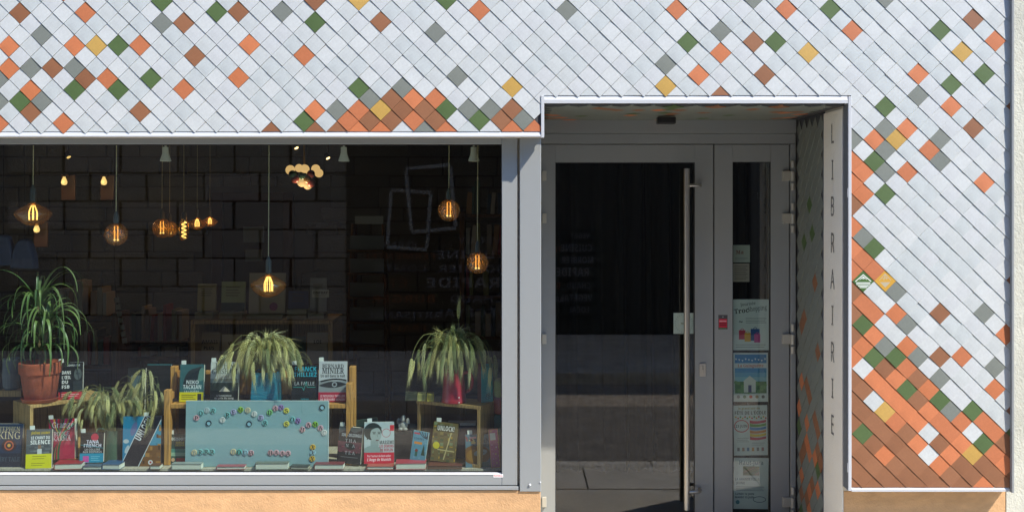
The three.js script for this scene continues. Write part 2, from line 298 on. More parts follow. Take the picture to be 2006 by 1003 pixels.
const codes = {
  B: '1,-3 2,6 4,2 7,3 12,6 16,-2 17,1 21,-3 24,8 28,-4 28,8 30,8 33,7 34,-2 35,5 35,7 36,6 38,6 39,7 45,7 46,6 65,5 68,0 69,3 77,15 77,23 77,25 77,27 77,31 77,33 77,35 77,37 77,39 77,41 78,32 78,34 78,38 78,40 79,35 79,37 79,39 79,41 80,30 80,36 80,40 81,37 81,39 81,41 82,36 82,38 82,40 83,31 83,33 83,39 83,41 84,40 85,25 85,29 85,37 85,41 86,40 87,39 87,41 88,-2 88,8 88,40 89,39 90,40 91,37 91,41 92,6 92,22 92,34 92,38 92,40',
  O: '-1,7 0,0 0,2 2,4 5,-5 5,7 6,0 7,-3 9,3 12,0 16,4 21,3 22,0 27,1 28,6 31,7 32,6 32,8 34,8 37,5 37,7 39,5 40,8 43,-3 46,8 48,8 61,-3 63,3 65,1 71,-3 77,-1 77,11 77,13 77,17 77,19 77,21 77,29 78,12 78,14 78,20 78,24 78,28 79,9 79,21 79,25 79,27 79,31 80,32 80,38 81,25 81,31 81,33 81,35 82,8 82,12 82,28 82,30 82,34 83,3 83,35 83,37 84,10 84,32 84,34 85,35 85,39 86,6 86,36 86,38 87,29 87,35 87,37 89,13 89,35 89,41 90,0 90,32 90,36 90,38 91,27 91,39',
  G: '1,5 6,4 10,0 10,4 13,3 14,-4 19,-3 27,7 28,-2 32,4 40,-4 40,6 43,7 62,0 70,0 75,-3 78,26 78,36 79,11 79,19 79,29 80,6 80,14 81,29 82,32 85,-1 85,33 86,4 88,34 89,3 89,37 92,36',
  S: '-1,3 -1,5 2,2 3,-1 3,5 6,2 14,-2 25,-3 30,6 33,5 36,4 38,8 39,-1 41,3 42,6 44,6 47,7 51,-3 60,2 65,-1 68,-4 77,9 78,18 80,-4 80,8 80,10 80,12 80,28 81,23 82,26 83,5 83,29 85,9 85,11 85,31 86,34 89,25 90,30',
  Y: '8,0 32,-4 34,6 46,4 60,4 73,1 80,34 81,9 87,1 88,38',
  P: '78,22', Q: '80,22',
};
const code = {}; for (const c in codes) for (const s of codes[c].split(' ')) code[s] = c;
function emblem(kind) {
  const c = document.createElement('canvas'); c.width = c.height = 256; const k = c.getContext('2d');
  if (kind === 'P') {
    k.fillStyle = '#4a6a38'; k.fillRect(0, 0, 256, 256); k.strokeStyle = '#eef2ee'; k.fillStyle = '#eef2ee'; k.lineWidth = 9;
    k.beginPath(); k.moveTo(34, 132); k.lineTo(128, 52); k.lineTo(222, 132); k.stroke(); k.lineWidth = 6; k.beginPath(); k.moveTo(84, 110); k.lineTo(128, 74); k.lineTo(172, 110); k.moveTo(128, 74); k.lineTo(128, 104); k.moveTo(106, 96); k.lineTo(150, 96); k.stroke();
    for (const [y, a] of [[142, 84], [162, 84], [182, 62], [198, 44]]) k.fillRect(128 - a, y, a * 2, 9);
  } else {
    k.fillStyle = '#c99a3c'; k.fillRect(0, 0, 256, 256); k.fillStyle = '#b3aa92'; k.strokeStyle = '#b3aa92'; k.lineWidth = 8;
    k.beginPath(); k.moveTo(60, 120); k.lineTo(128, 44); k.lineTo(196, 120); k.stroke(); k.beginPath(); k.moveTo(128, 44); k.lineTo(112, 118); k.moveTo(128, 44); k.lineTo(150, 112); k.moveTo(96, 100); k.lineTo(160, 92); k.stroke();
    k.beginPath(); k.moveTo(66, 142); k.lineTo(190, 142); k.lineTo(128, 206); k.fill();
  }
  const t = new THREE.CanvasTexture(c); t.colorSpace = THREE.SRGBColorSpace; return std({ map: t, roughness: 0.45 });
}
const fac = [
  thing('shingle_cladding', 'pale shingle cladding above the shop window with orange cluster at its lower edge', 'cladding'),
  thing('shingle_cladding', 'pale shingle cladding above the recessed entrance door', 'cladding'),
  thing('shingle_cladding', 'tall shingle cladding right of the entrance turning orange and brown towards its foot', 'cladding'),
];
{
  const rest = [[], [], []], pick = (a) => a[Math.floor(rnd() * a.length)];
  const sideCode = (k, m) => { const r = rnd(); return r < 0.86 ? 'W' : r < 0.9 ? 'O' : r < 0.93 ? 'S' : r < 0.96 ? 'B' : r < 0.99 ? 'G' : 'Y'; };
  for (let m = -9; m < 45; m++) for (let k = -8; k < 96; k++) {
    if ((k + m) & 1) continue;
    const [px, py] = lattice(k, m), inFrame = px > -22 && py > -22;
    if (px < -150 || px > 2001 || py < -110 || py > 976) continue;
    const sec = px < 1061 ? 0 : px < 1668 ? 1 : 2;
    const x = X(px), y = Y(py), Q = [[0, 0], [21.45, 0]];
    let poly = [[0, HD], [-HD, 0], [0, -HD], [HD, 0]], whole = true;
    const cut = (nx, ny, d) => { const q = clip(poly, nx, ny, d); if (q.length !== 4 || q.some((p, i) => Math.abs(p[0] - poly[i][0]) + Math.abs(p[1] - poly[i][1]) > 1e-6)) whole = false; poly = q; };
    const corner = py > 160 && py < 200 ? (px > 1038 && px < 1082 ? [1, 1060.5] : px > 1647 && px < 1690 ? [-1, 1668.5] : null) : null;
    let second = null;
    if (corner) { // the outline splits at the corner of the entrance opening
      const [sg, cx] = corner, d = X(cx) - x;
      second = clip(clip(poly, -sg, 0, -sg * d), 0, -1, -(Y(186.8) - y)); poly = clip(poly, sg, 0, sg * d); whole = false;
      if (poly.length < 3) { poly = second; second = null; } else if (second.length < 3) second = null;
    }
    const lim = px < 1061 ? 257.5 : px < 1669 ? 186.8 : 954.5;
    if (!corner && py + 21.5 - lim > 7) cut(0, -1, -(Y(lim) - y));           // keep y >= limit
    if (!corner && px < 1061 && py > 182 && px > 1030) cut(1, 0, X(1060.5) - x);
    if (!corner && px > 1669 && py > 182 && px < 1700) cut(-1, 0, -(X(1668.5) - x));
    if (!corner && px <= 1669 && px > 1660 && py > 190) { cut(-1, 0, -(X(1668.5) - x)); }
    if (px > 1950) cut(1, 0, X(1979.6) - x);
    if (poly.length < 3) continue;
    let s = sec;
    if (px > 1640 && py > 190) s = 2;
    if (s === 1 && py > 210 && !corner) continue;
    const area = poly.reduce((a, p, i) => { const q = poly[(i + 1) % poly.length]; return a + p[0] * q[1] - p[1] * q[0]; }, 0);
    if (Math.abs(area) < 2e-5) continue;
    const c = code[k + ',' + m] ?? (inFrame ? 'W' : sideCode());
    if (s === 2 && px < 1669 && !code[k + ',' + m] && py < 190) { /* plain */ }
    const g = whole ? pick(tileVariants) : second ? merge([polyGeo(poly), polyGeo(second)]) : polyGeo(poly);
    if (!inFrame) { const q = g.clone(); q.translate(x, y, 0.004); rest[s].push(q); continue; }
    const t = mesh('shingle', g, c === 'P' || c === 'Q' ? emblem(c) : pick(tileMat[c]), fac[s]);
    t.position.set(x + rr(-0.0004, 0.0004), y + rr(-0.0004, 0.0004), 0.004 + rr(-0.0003, 0.0003));
    t.rotation.set(rr(-0.013, 0.013), rr(-0.014, 0.014), rr(-0.007, 0.007));
    if (c === 'P') t.userData.label = 'green shingle printed with white lines';
    if (c === 'Q') t.userData.label = 'yellow shingle printed with a grey triangle';
  }
  rest.forEach((l, i) => { if (l.length) mesh('shingle_field', merge(l), tileMat.W[0], fac[i]).userData.kind = 'stuff'; });
  // backing boards and edge trims
  const yT = 3.28;
  mesh('backing_board', bx(X(-160), X(1061), Y(259), yT, -0.058, -0.002), M.backing, fac[0]);
  mesh('backing_board', bx(X(1061) + 0.001, X(1667.5), Y(188), yT, -0.058, -0.0025), M.backing, fac[1]);
  mesh('backing_board', bx(X(1667.5) + 0.001, X(1984), Y(958), yT, -0.069, -0.002), M.backing, fac[2]);
  const lip = (x0, x1, pa, pb, pc, zo, parent) => { // drip edge: sloping top face, short front, thin lower return
    const a = Y(pa), b = Y(pb), c = Y(pc);
    const sh = new THREE.Shape([new THREE.Vector2(-0.05, a - 0.001), new THREE.Vector2(-0.001, a), new THREE.Vector2(zo - 0.001, b + 0.001), new THREE.Vector2(zo, b), new THREE.Vector2(zo, c), new THREE.Vector2(zo - 0.003, c), new THREE.Vector2(zo - 0.003, c + 0.004), new THREE.Vector2(-0.05, c + 0.006)]);
    const g = new THREE.ExtrudeGeometry(sh, { depth: x1 - x0, bevelEnabled: false }).rotateY(-Math.PI / 2).translate(x1, 0, 0);
    return mesh('drip_edge', uvBox(g), M.trim, parent);
  };
  const flat = (a, x0, x1, y0, y1, z0, z1, p, n = 'edge_trim', m = M.trim, r = 0.0015) => mesh(n, bx(x0, x1, y0, y1, z0, z1, r), m, p);
  lip(X(-160), X(1059.5), 257, 265.5, 268, 0.0075, fac[0]);
  flat(0, X(1060), X(1066), Y(269.5), Y(187), -0.06, 0.009, fac[0]);
  lip(X(1066) + 0.001, X(1661.5), 187, 195.5, 202.5, 0.007, fac[1]);
  flat(0, X(1662.4), X(1668.6), Y(961), Y(189), -0.0695, 0.0075, fac[2]);
  lip(X(1669), X(1978.5), 954, 958, 962.5, 0.007, fac[2]);
  flat(0, X(1980), X(1984.5), Y(963.5), yT, -0.068, 0.0235, fac[2], 'edge_trim', M.frame);
  flat(0, X(1662.4) - 0.0015, X(1662.4) - 0.0002, Y(960), Y(203), -0.0699, -0.0005, fac[2], 'side_return', M.trimDark, 0);
  for (const py of [378, 916]) flat(0, X(1661.2), X(1662.35), Y(py + 9), Y(py - 9), -0.004, 0.006, fac[2], 'clip', M.trim, 0.0004);
}
// ---- lining of the entrance recess: soffit and reveal
{
  const so = thing('soffit_lining', 'dark shingle lined underside of the entrance recess', 'soffit');
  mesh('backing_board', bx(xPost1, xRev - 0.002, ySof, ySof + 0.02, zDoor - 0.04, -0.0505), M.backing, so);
  const rv = thing('reveal_lining', 'narrow shingle lining on the side of the entrance recess by the hinges', 'cladding');
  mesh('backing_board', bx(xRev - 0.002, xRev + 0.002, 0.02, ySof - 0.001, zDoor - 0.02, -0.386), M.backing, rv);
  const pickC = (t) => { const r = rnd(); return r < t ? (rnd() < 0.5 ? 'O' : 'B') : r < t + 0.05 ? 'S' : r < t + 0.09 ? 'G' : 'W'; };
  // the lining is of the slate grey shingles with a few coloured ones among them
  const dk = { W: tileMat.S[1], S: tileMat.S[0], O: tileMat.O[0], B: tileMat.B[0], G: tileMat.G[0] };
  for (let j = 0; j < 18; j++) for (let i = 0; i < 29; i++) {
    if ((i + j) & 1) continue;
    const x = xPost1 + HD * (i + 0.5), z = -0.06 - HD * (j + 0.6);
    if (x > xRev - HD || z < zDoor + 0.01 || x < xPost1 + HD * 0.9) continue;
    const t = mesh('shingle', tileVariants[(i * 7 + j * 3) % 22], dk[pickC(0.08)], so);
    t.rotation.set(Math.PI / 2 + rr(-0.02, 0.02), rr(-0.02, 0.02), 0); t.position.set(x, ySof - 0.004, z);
  }
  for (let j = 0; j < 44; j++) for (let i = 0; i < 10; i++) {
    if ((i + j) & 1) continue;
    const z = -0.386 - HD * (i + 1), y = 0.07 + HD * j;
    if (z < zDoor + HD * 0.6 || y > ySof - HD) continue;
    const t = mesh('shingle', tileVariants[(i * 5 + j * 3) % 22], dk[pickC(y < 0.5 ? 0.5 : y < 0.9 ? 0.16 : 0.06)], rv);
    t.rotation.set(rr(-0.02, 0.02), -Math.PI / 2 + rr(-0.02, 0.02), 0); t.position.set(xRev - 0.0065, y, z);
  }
  // beige panel with the shop sign painted on it
  const pn = thing('sign_panel', 'beige vertical panel with stacked black letters beside the door recess', 'sign');
  mesh('panel', bx(xRev - 0.006, xRev + 0.001, 0.02, ySof - 0.012, -0.3845, -0.0715, 0.001), M.beige, pn);
  mesh('edge_trim', bx(xRev - 0.0085, xRev - 0.0062, 0.02, ySof - 0.012, -0.392, -0.384), M.trimDark, pn);
  const word = 'LIBRAIRIE';
  for (let i = 0; i < word.length; i++) {
    const c = document.createElement('canvas'); c.width = 96; c.height = 128; const k = c.getContext('2d');
    // stencil-like worn letters, cut out by an alpha map
    k.fillStyle = '#000'; k.fillRect(0, 0, 96, 128); k.fillStyle = '#fff'; k.font = '146px sans-serif'; k.textAlign = 'center'; k.textBaseline = 'alphabetic'; k.fillText(word[i], 48, 118, 80);
    k.fillStyle = '#000'; for (let q = 0; q < 46; q++) k.fillRect(rr(0, 92), rr(0, 124), rr(1, 8), rr(1, 6));
    const t = new THREE.CanvasTexture(c), zc = -0.226, zr = DIST - zc;
    const g = new THREE.PlaneGeometry(0.078, 0.122).rotateY(-Math.PI / 2);
    const m = mesh('letter', g, std({ color: lin(0.2, 0.188, 0.16), roughness: 0.8, alphaMap: t, transparent: true, alphaTest: 0.5 }), pn);
    m.position.set(xRev - 0.0085, EYE + (398 - (261 + 71.3 * i)) / PX * zr / DIST, zc);
  }
}

// ================================================================ ENTRANCE DOOR
function printMat(w, h, draw, o = {}) {
  const c = document.createElement('canvas'); c.width = w; c.height = h; const k = c.getContext('2d'); k.textBaseline = 'middle'; draw(k, w, h);
  const t = new THREE.CanvasTexture(c); t.colorSpace = THREE.SRGBColorSpace; return std({ map: t, roughness: 0.55, ...o });
}
const txt = (k, s, x, y, size, col, font = 'bold', fam = 'sans-serif', align = 'center', maxW) => { k.fillStyle = col; k.font = font + ' ' + size + 'px ' + fam; k.textAlign = align; k.fillText(s, x, y, maxW); };
function scribble(k, x0, y0, x1, n, step, col, lw = 2) { k.strokeStyle = col; k.lineWidth = lw; for (let i = 0; i < n; i++) { k.beginPath(); for (let x = x0; x < x1 - (i % 2) * 12; x += 5) k.lineTo(x, y0 + i * step + (((x * 7 + i * 13) % 5) - 2) * 0.5); k.stroke(); } }
{
  const zf = -0.935, R = (px, py, z) => [X(px, z), Y(py, z)];
  const fr = thing('door_frame', 'grey metal frame and header around the recessed entrance door', 'door frame');
  const yHead = Y(262, zf), yLeaf = Y(283, zf), xl = xPost1 + 0.001, xr = xRev - 0.009;
  mesh('header_panel', bx(xl, xr, yHead + 0.002, ySof - 0.001, -1.02, zDoor + 0.012, 0.002), M.frame, fr);
  mesh('head', bx(xl, xr, yLeaf + 0.004, yHead, -1.02, zDoor - 0.004, 0.002), M.frame, fr);
  mesh('jamb', bx(X(1548, zf) + 0.003, xr, 0.002, yLeaf + 0.003, -1.02, zDoor - 0.002, 0.002), M.frame, fr);
  mesh('jamb', bx(xl, X(1054, zf), 0.002, yLeaf + 0.003, -1.02, zDoor - 0.002, 0.002), M.frame, fr);
  mesh('rebate', merge([bx(X(1054, zf), X(1549, zf), yLeaf - 0.03, yLeaf + 0.0035, -1.0, -0.975), bx(X(1392, zf), X(1406, zf), 0.01, yLeaf - 0.031, -1.0, -0.98), bx(X(1540, zf), X(1549, zf), 0.01, yLeaf - 0.031, -1.0, -0.975)]), M.gasket, fr);
  const sn = tag(mesh('motion_sensor', bx(X(1289, -0.56), X(1325, -0.56), Y(242, -0.56), ySof - 0.012, -0.62, -0.56, 0.006), M.black), 'small black box sensor under the soffit above the door', 'sensor');
  const leafT = yLeaf - 0.001, zl = zf, zb = -0.985, gB = 0.055;
  const leaf = (name, label, pxl, pxr, gl, gr, gt) => {
    const o = thing(name, label, 'door', [X(pxl, zl), 0.008, zl]);
    const ox = X(pxl, zl), b = (a, c, d, e, z0, z1, r = 0.0008) => { const g = bx(a - ox, c - ox, d - 0.008, e - 0.008, z0 - zl, z1 - zl, r); return g; };
    const x0 = X(pxl, zl), x1 = X(pxr, zl), a = X(gl, zl), c = X(gr, zl), t = Y(gt, zl);
    mesh('stile', b(x0, a, 0.008, leafT, zb, zl), M.frame, o); mesh('stile', b(c, x1, 0.008, leafT, zb, zl), M.frame, o);
    mesh('rail', b(a + 0.0005, c - 0.0005, t, leafT, zb, zl), M.frame, o); mesh('rail', b(a + 0.0005, c - 0.0005, 0.008, gB, zb, zl), M.frame, o);
    mesh('gasket', merge([b(a, a + 0.004, gB, t, zl - 0.02, zl - 0.006, 0), b(c - 0.004, c, gB, t, zl - 0.02, zl - 0.006, 0), b(a + 0.0045, c - 0.0045, t - 0.004, t, zl - 0.02, zl - 0.006, 0)]), M.gasket, o);
    const gp = new THREE.PlaneGeometry(c - a, t - gB); gp.translate((a + c) / 2 - ox, (t + gB) / 2 - 0.008, -0.013);
    mesh('glass_pane', gp, M.glass, o);
    return o;
  };
  const L = leaf('door_leaf', 'wide grey glazed door leaf with long steel pull bar', 1055, 1398, 1088, 1362, 318);
  const Rr = leaf('door_leaf', 'narrow grey door leaf with slim glass strip full of posters', 1400.5, 1547, 1436, 1511, 317);
  const rel = (o, g) => g.translate(-o.position.x, -o.position.y, -o.position.z);
  // pull handle
  const zh = -0.865, hx = X(1346, zh), y0 = Y(999, zh), y1 = Y(330, zh);
  const bar = mesh('pull_handle', rel(L, lathe([[0.0001, 0], [0.0155, 0], [0.017, 0.002], [0.017, y1 - y0 - 0.002], [0.0155, y1 - y0], [0.0001, y1 - y0]], 24).translate(hx, y0, zh)), M.steel, L);
  for (const py of [363, 964]) mesh('bracket', rel(L, tube([V(hx, Y(py, zh), zh), V(hx + 0.04, Y(py, zh), zh), V(hx + 0.07, Y(py, zh), zh - 0.008), V(hx + 0.083, Y(py, zh), zh - 0.03), V(hx + 0.085, Y(py, zh), zl)], 0.0095, 20, 10)), M.steel, bar);
  const es = mesh('lock_plate', rel(L, bx(X(1371, zl), X(1383.5, zl), Y(737, zl), Y(711, zl), zl, zl + 0.008, 0.0039)), M.steel, L);
  mesh('lock_cylinder', rel(L, merge([cylZ(0.0085, 0.006, 16).translate(X(1377, zl), Y(719, zl), zl + 0.01), bx(X(1377, zl) - 0.004, X(1377, zl) + 0.004, Y(733, zl), Y(719, zl), zl + 0.008, zl + 0.012, 0.002)])), M.hinge, es);
  mesh('keyhole', rel(L, bx(X(1377, zl) - 0.0014, X(1377, zl) + 0.0014, Y(724, zl), Y(715, zl), zl + 0.012, zl + 0.0136)), M.gasket, es);
  // hinges
  for (const py of [345, 428, 664, 983]) {
    const h = mesh('hinge', rel(Rr, bx(X(1533, zl), X(1551, zl), Y(py + 9, zl), Y(py - 10, zl), zl - 0.002, zl + 0.02, 0.002)), M.hinge, Rr);
    mesh('hinge_barrel', rel(Rr, merge([-23, 0.5, 21].map((d, i) => new THREE.CylinderGeometry(0.0115, 0.0115, (i === 1 ? 0.055 : 0.04), 14).translate(X(1553, zl), Y(py + d, zl), zl + 0.016)))), M.hinge, h);
    if (py > 345) { const q = py; mesh('hinge', rel(L, bx(X(1062, zl), X(1070.5, zl), Y(q + 9, zl), Y(q - 10, zl), zl - 0.002, zl + 0.02, 0.002)), M.hinge, L); } else mesh('hinge', rel(L, bx(X(1062, zl), X(1070.5, zl), Y(354, zl), Y(335, zl), zl - 0.002, zl + 0.02, 0.002)), M.hinge, L);
  }
  // papers on the glass
  const sheet = (name, px0, px1, py0, py1, m, label, cat, tilt = 0, z = zl - 0.0205, group) => {
    const g = new THREE.BoxGeometry(X(px1, z) - X(px0, z), Y(py0, z) - Y(py1, z), 0.0012);
    const o = mesh(name, g, m); o.position.set(X((px0 + px1) / 2, z), Y((py0 + py1) / 2, z), z); o.rotation.z = tilt; tag(o, label, cat, group); return o;
  };
  const white = '#cfd8d4';
  sheet('notice', 1320, 1361, 613, 654, printMat(160, 160, (k) => { k.fillStyle = '#f3f3ee'; k.fillRect(0, 0, 160, 160); k.strokeStyle = '#8a8a86'; k.lineWidth = 2; for (let i = 0; i < 24; i++) { const a = i * Math.PI / 12; k.beginPath(); k.moveTo(80 + Math.cos(a) * 62, 80 + Math.sin(a) * 62); k.lineTo(80 + Math.cos(a) * 72, 80 + Math.sin(a) * 72); k.stroke(); } txt(k, 'TIREZ', 84, 80, 20, '#7c6a2c'); }), 'small square white notice behind the steel pull bar', 'notice');
  const st = sheet('alarm_sticker', 1408, 1426, 617, 645, printMat(96, 144, (k) => { k.fillStyle = '#4a4a4e'; k.fillRect(0, 0, 96, 144); k.fillStyle = '#c31f3e'; k.fillRect(6, 40, 84, 88); txt(k, 'alarme', 48, 62, 22, '#f0d8da'); k.fillStyle = '#5d1020'; k.fillRect(12, 80, 72, 10); k.fillRect(12, 100, 72, 8); k.fillStyle = '#4c7a48'; k.fillRect(10, 130, 76, 10); k.fillStyle = '#9a9a9a'; k.beginPath(); k.arc(48, 20, 7, 0, 7); k.fill(); }), 'small red and grey sticker on the narrow door leaf stile', 'sticker', 0, zl + 0.0008);
  sheet('poster', 1437, 1507, 586.5, 686, printMat(280, 396, (k) => {
    k.fillStyle = white; k.fillRect(0, 0, 280, 396); k.save(); k.translate(140, 60); k.rotate(-0.12); txt(k, 'Journée', -20, -28, 32, '#222', 'normal', 'serif'); txt(k, 'Troc', -78, 20, 50, '#111', 'bold', 'serif'); txt(k, 'Shopping', 48, 16, 48, '#111', 'normal', 'serif', 'center', 150); k.restore();
    scribble(k, 100, 150, 265, 3, 16, '#444', 3); txt(k, '~', 60, 175, 60, '#222');
    for (const [x, y, w, h, c] of [[45, 240, 52, 72, '#c3435c'], [90, 262, 48, 66, '#e0a92a'], [138, 230, 70, 92, '#1d4f8c'], [165, 270, 48, 66, '#c2418a']]) { k.strokeStyle = c; k.lineWidth = 4; k.beginPath(); k.arc(x + w / 2, y, 12, Math.PI, 0); k.stroke(); k.fillStyle = c; k.fillRect(x, y, w, h); }
    scribble(k, 20, 355, 260, 2, 16, '#555', 3);
  }), 'white shopping day poster with coloured bags, topmost in the narrow glass', 'poster');
  sheet('poster', 1437.5, 1505.5, 691, 787, printMat(280, 396, (k) => {
    k.fillStyle = white; k.fillRect(0, 0, 280, 396); k.fillStyle = '#2b7fb6'; k.fillRect(12, 14, 256, 70); k.fillStyle = '#e9efec'; for (let i = 0; i < 10; i++) { k.beginPath(); k.moveTo(14 + i * 26, 44 + (i % 3) * 6); k.lineTo(30 + i * 26, 46 + (i % 3) * 6); k.lineTo(22 + i * 26, 62 + (i % 3) * 6); k.fill(); }
    txt(k, 'La Guinguette', 140, 104, 32, '#c2502c', 'bold', 'serif', 'center', 210);
    const sky_ = ['#3a8fc0', '#5fa7c8', '#86bccb']; sky_.forEach((c, i) => { k.fillStyle = c; k.fillRect(12, 124 + i * 36, 256, 37); }); k.fillStyle = '#4c7a4a'; k.fillRect(12, 232, 256, 96); k.fillStyle = '#6d9a5c'; for (let i = 0; i < 22; i++) { k.beginPath(); k.arc(20 + ((i * 53) % 240), 240 + ((i * 29) % 80), 14, 0, 7); k.fill(); }
    k.fillStyle = '#d9dcd2'; k.fillRect(84, 230, 96, 90); k.beginPath(); k.moveTo(76, 232); k.lineTo(132, 186); k.lineTo(190, 232); k.fill(); k.fillStyle = '#557'; k.fillRect(120, 262, 26, 58);
    for (let i = 0; i < 5; i++) { k.fillStyle = ['#8a8a8a', '#6b8a6b', '#c23b2c', '#8a7a4a', '#555'][i]; k.beginPath(); k.arc(40 + i * 50, 356, 13, 0, 7); k.fill(); }
  }), 'blue and green fair poster with white chapel in the narrow glass', 'poster', 0.004);
  sheet('poster', 1438, 1504.5, 794, 892, printMat(280, 396, (k) => {
    k.fillStyle = white; k.fillRect(0, 0, 280, 396); txt(k, 'le grand soir de', 130, 24, 24, '#9a8a4a'); txt(k, "FÊTE DE L'ÉCOLE", 140, 60, 36, '#4a4438', 'bold', 'sans-serif', 'center', 262);
    for (let i = 0; i < 14; i++) { k.fillStyle = ['#d0a030', '#c0402c', '#3d8a4a'][i % 3]; k.beginPath(); k.arc(20 + i * 19, 92 + (i % 2) * 10, 7, 0, 7); k.fill(); }
    k.strokeStyle = '#c23b3b'; k.lineWidth = 7; k.beginPath(); k.ellipse(66, 164, 58, 46, 0, 0, 7); k.stroke(); txt(k, '23 JUIN', 66, 164, 28, '#333');
    ['#c22f4a', '#5d9a34', '#2a78b8', '#d8842c', '#d8b820', '#c2304a'].forEach((c, i) => { k.fillStyle = c; k.beginPath(); k.moveTo(134, 124 + i * 26 - 6); k.quadraticCurveTo(190, 136 + i * 26, 268, 116 + i * 26); k.lineTo(268, 134 + i * 26); k.quadraticCurveTo(190, 154 + i * 26, 134, 142 + i * 26); k.fill(); });
    scribble(k, 30, 260, 130, 3, 14, '#777', 3); scribble(k, 150, 300, 260, 2, 14, '#777', 3); for (let i = 0; i < 6; i++) { k.fillStyle = ['#777', '#9a7a5a', '#557a9a', '#c28a3a', '#777', '#8a5a5a'][i]; k.fillRect(28 + i * 40, 334, 20, 28); }
  }), 'school fair poster with rainbow ribbon in the narrow glass', 'poster', 0.015);
  sheet('poster', 1438, 1506, 897, 997, printMat(280, 396, (k) => {
    k.fillStyle = white; k.fillRect(0, 0, 280, 396); txt(k, 'Haut-Jura', 140, 38, 46, '#2e5560', 'bold', 'sans-serif', 'center', 200); k.fillStyle = '#5a5a3c'; k.fillRect(74, 66, 132, 70); for (let i = 0; i < 60; i++) { k.fillStyle = ['#6f7a3c', '#8a6a4a', '#3f6a34'][i % 3]; k.fillRect(74 + ((i * 37) % 124), 66 + ((i * 23) % 62), 9, 8); }
    txt(k, 'LA GRANDE FLEUR', 110, 166, 26, '#3a5a64', 'bold', 'sans-serif', 'center', 200); txt(k, 'JEUNE', 56, 196, 24, '#3a5a64'); scribble(k, 20, 226, 250, 3, 14, '#667', 3); txt(k, 'LUNDI 12 JUIN', 90, 280, 22, '#3a4a54'); txt(k, 'MARDI 13 JUIN', 90, 306, 22, '#3a4a54');
    k.strokeStyle = '#456'; k.lineWidth = 4; k.beginPath(); k.ellipse(210, 322, 50, 22, 0, 0, 7); k.stroke(); k.fillStyle = '#2f7a8a'; k.beginPath(); k.arc(34, 344, 16, 0, 7); k.fill();
  }), 'pale notice headed with regional title, lowest in the narrow glass', 'poster', -0.012);
  sheet('card', 1437, 1470, 480, 514, printMat(120, 124, (k) => { k.fillStyle = '#b9beb4'; k.fillRect(0, 0, 120, 124); txt(k, 'Ma ♥', 60, 52, 36, '#8a4a42', 'bold', 'serif'); scribble(k, 14, 92, 106, 2, 12, '#667'); }), 'upper pale card with heart behind the narrow glass', 'card', 0, zl - 0.06);
  sheet('card', 1437, 1469, 516, 552, printMat(120, 128, (k) => { k.fillStyle = '#b3a698'; k.fillRect(0, 0, 120, 128); scribble(k, 10, 20, 110, 8, 13, '#7a6a60', 4); }), 'lower beige card of close print behind the narrow glass', 'card', 0, zl - 0.06);
}

// ================================================================ WINDOW DISPLAY: furniture
function crate(label, x, z, w, d, h, turn, topOver = 0) {          // open-fronted wooden box standing on the shelf
  const o = thing('wooden_crate', label, 'crate', [x, ledge, z]); o.rotation.y = turn; const t = 0.017;
  mesh('top_board', bx(-w / 2 - topOver, w / 2 + topOver, h - t, h, -d / 2, d / 2, 0.0015), M.wood, o);
  mesh('base_board', bx(-w / 2, w / 2, 0.001, t, -d / 2, d / 2, 0.0015), M.wood, o);
  mesh('side_board', bx(-w / 2, -w / 2 + t, t + 0.0005, h - t - 0.0005, -d / 2, d / 2, 0.0015), M.wood, o);
  mesh('side_board', bx(w / 2 - t, w / 2, t + 0.0005, h - t - 0.0005, -d / 2, d / 2, 0.0015), M.wood, o);
  return o;
}
const HC = 0.315, shelfY = ledge + HC;
const cl = crate('wooden crate holding the terracotta pot, its side panel turned to the street', X(57, -0.195) + 0.066, -0.42, 0.42, 0.21, HC, 0.82);
mesh('back_board', bx(-0.19, 0.19, 0.018, HC - 0.018, -0.1045, -0.095), M.wood, cl);
const cr = crate('wooden crate holding the red jug, open to the street', X(940, -0.17) - 0.1295, -0.33, 0.37, 0.17, HC, -0.45, 0.004);
{ // low wooden bench behind the grey board
  const o = thing('wooden_bench', 'honey wooden bench with raised end posts behind the grey lettered board', 'bench', [X(511, -0.31), ledge, -0.31]);
  const W = X(693, -0.31) - X(328, -0.31), t = 0.032;
  for (const s of [-1, 1]) {
    mesh('end_post', bx(s * W / 2 - (s > 0 ? t : 0), s * W / 2 + (s > 0 ? 0 : t), 0.001, s > 0 ? 0.49 : 0.49, -0.075, -0.03, 0.004), M.woodLight, o);
    mesh('end_post', bx(s * W / 2 - (s > 0 ? t : 0), s * W / 2 + (s > 0 ? 0 : t), 0.001, s > 0 ? 0.42 : 0.385, 0.03, 0.075, 0.004), M.woodLight, o);
    mesh('rail', bx(s * W / 2 - (s > 0 ? t - 0.003 : -0.003), s * W / 2 + (s > 0 ? -0.003 : t - 0.003), 0.33, 0.365, -0.029, 0.029, 0.002), M.woodLight, o);
  }
  mesh('shelf_board', bx(-W / 2 + t + 0.001, W / 2 - t - 0.001, HC - 0.024, HC - 0.002, -0.07, 0.07, 0.002), M.woodLight, o);
  mesh('back_rail', bx(-W / 2 + t + 0.001, W / 2 - t - 0.001, 0.34, 0.465, -0.074, -0.056, 0.002), M.woodLight, o);
}

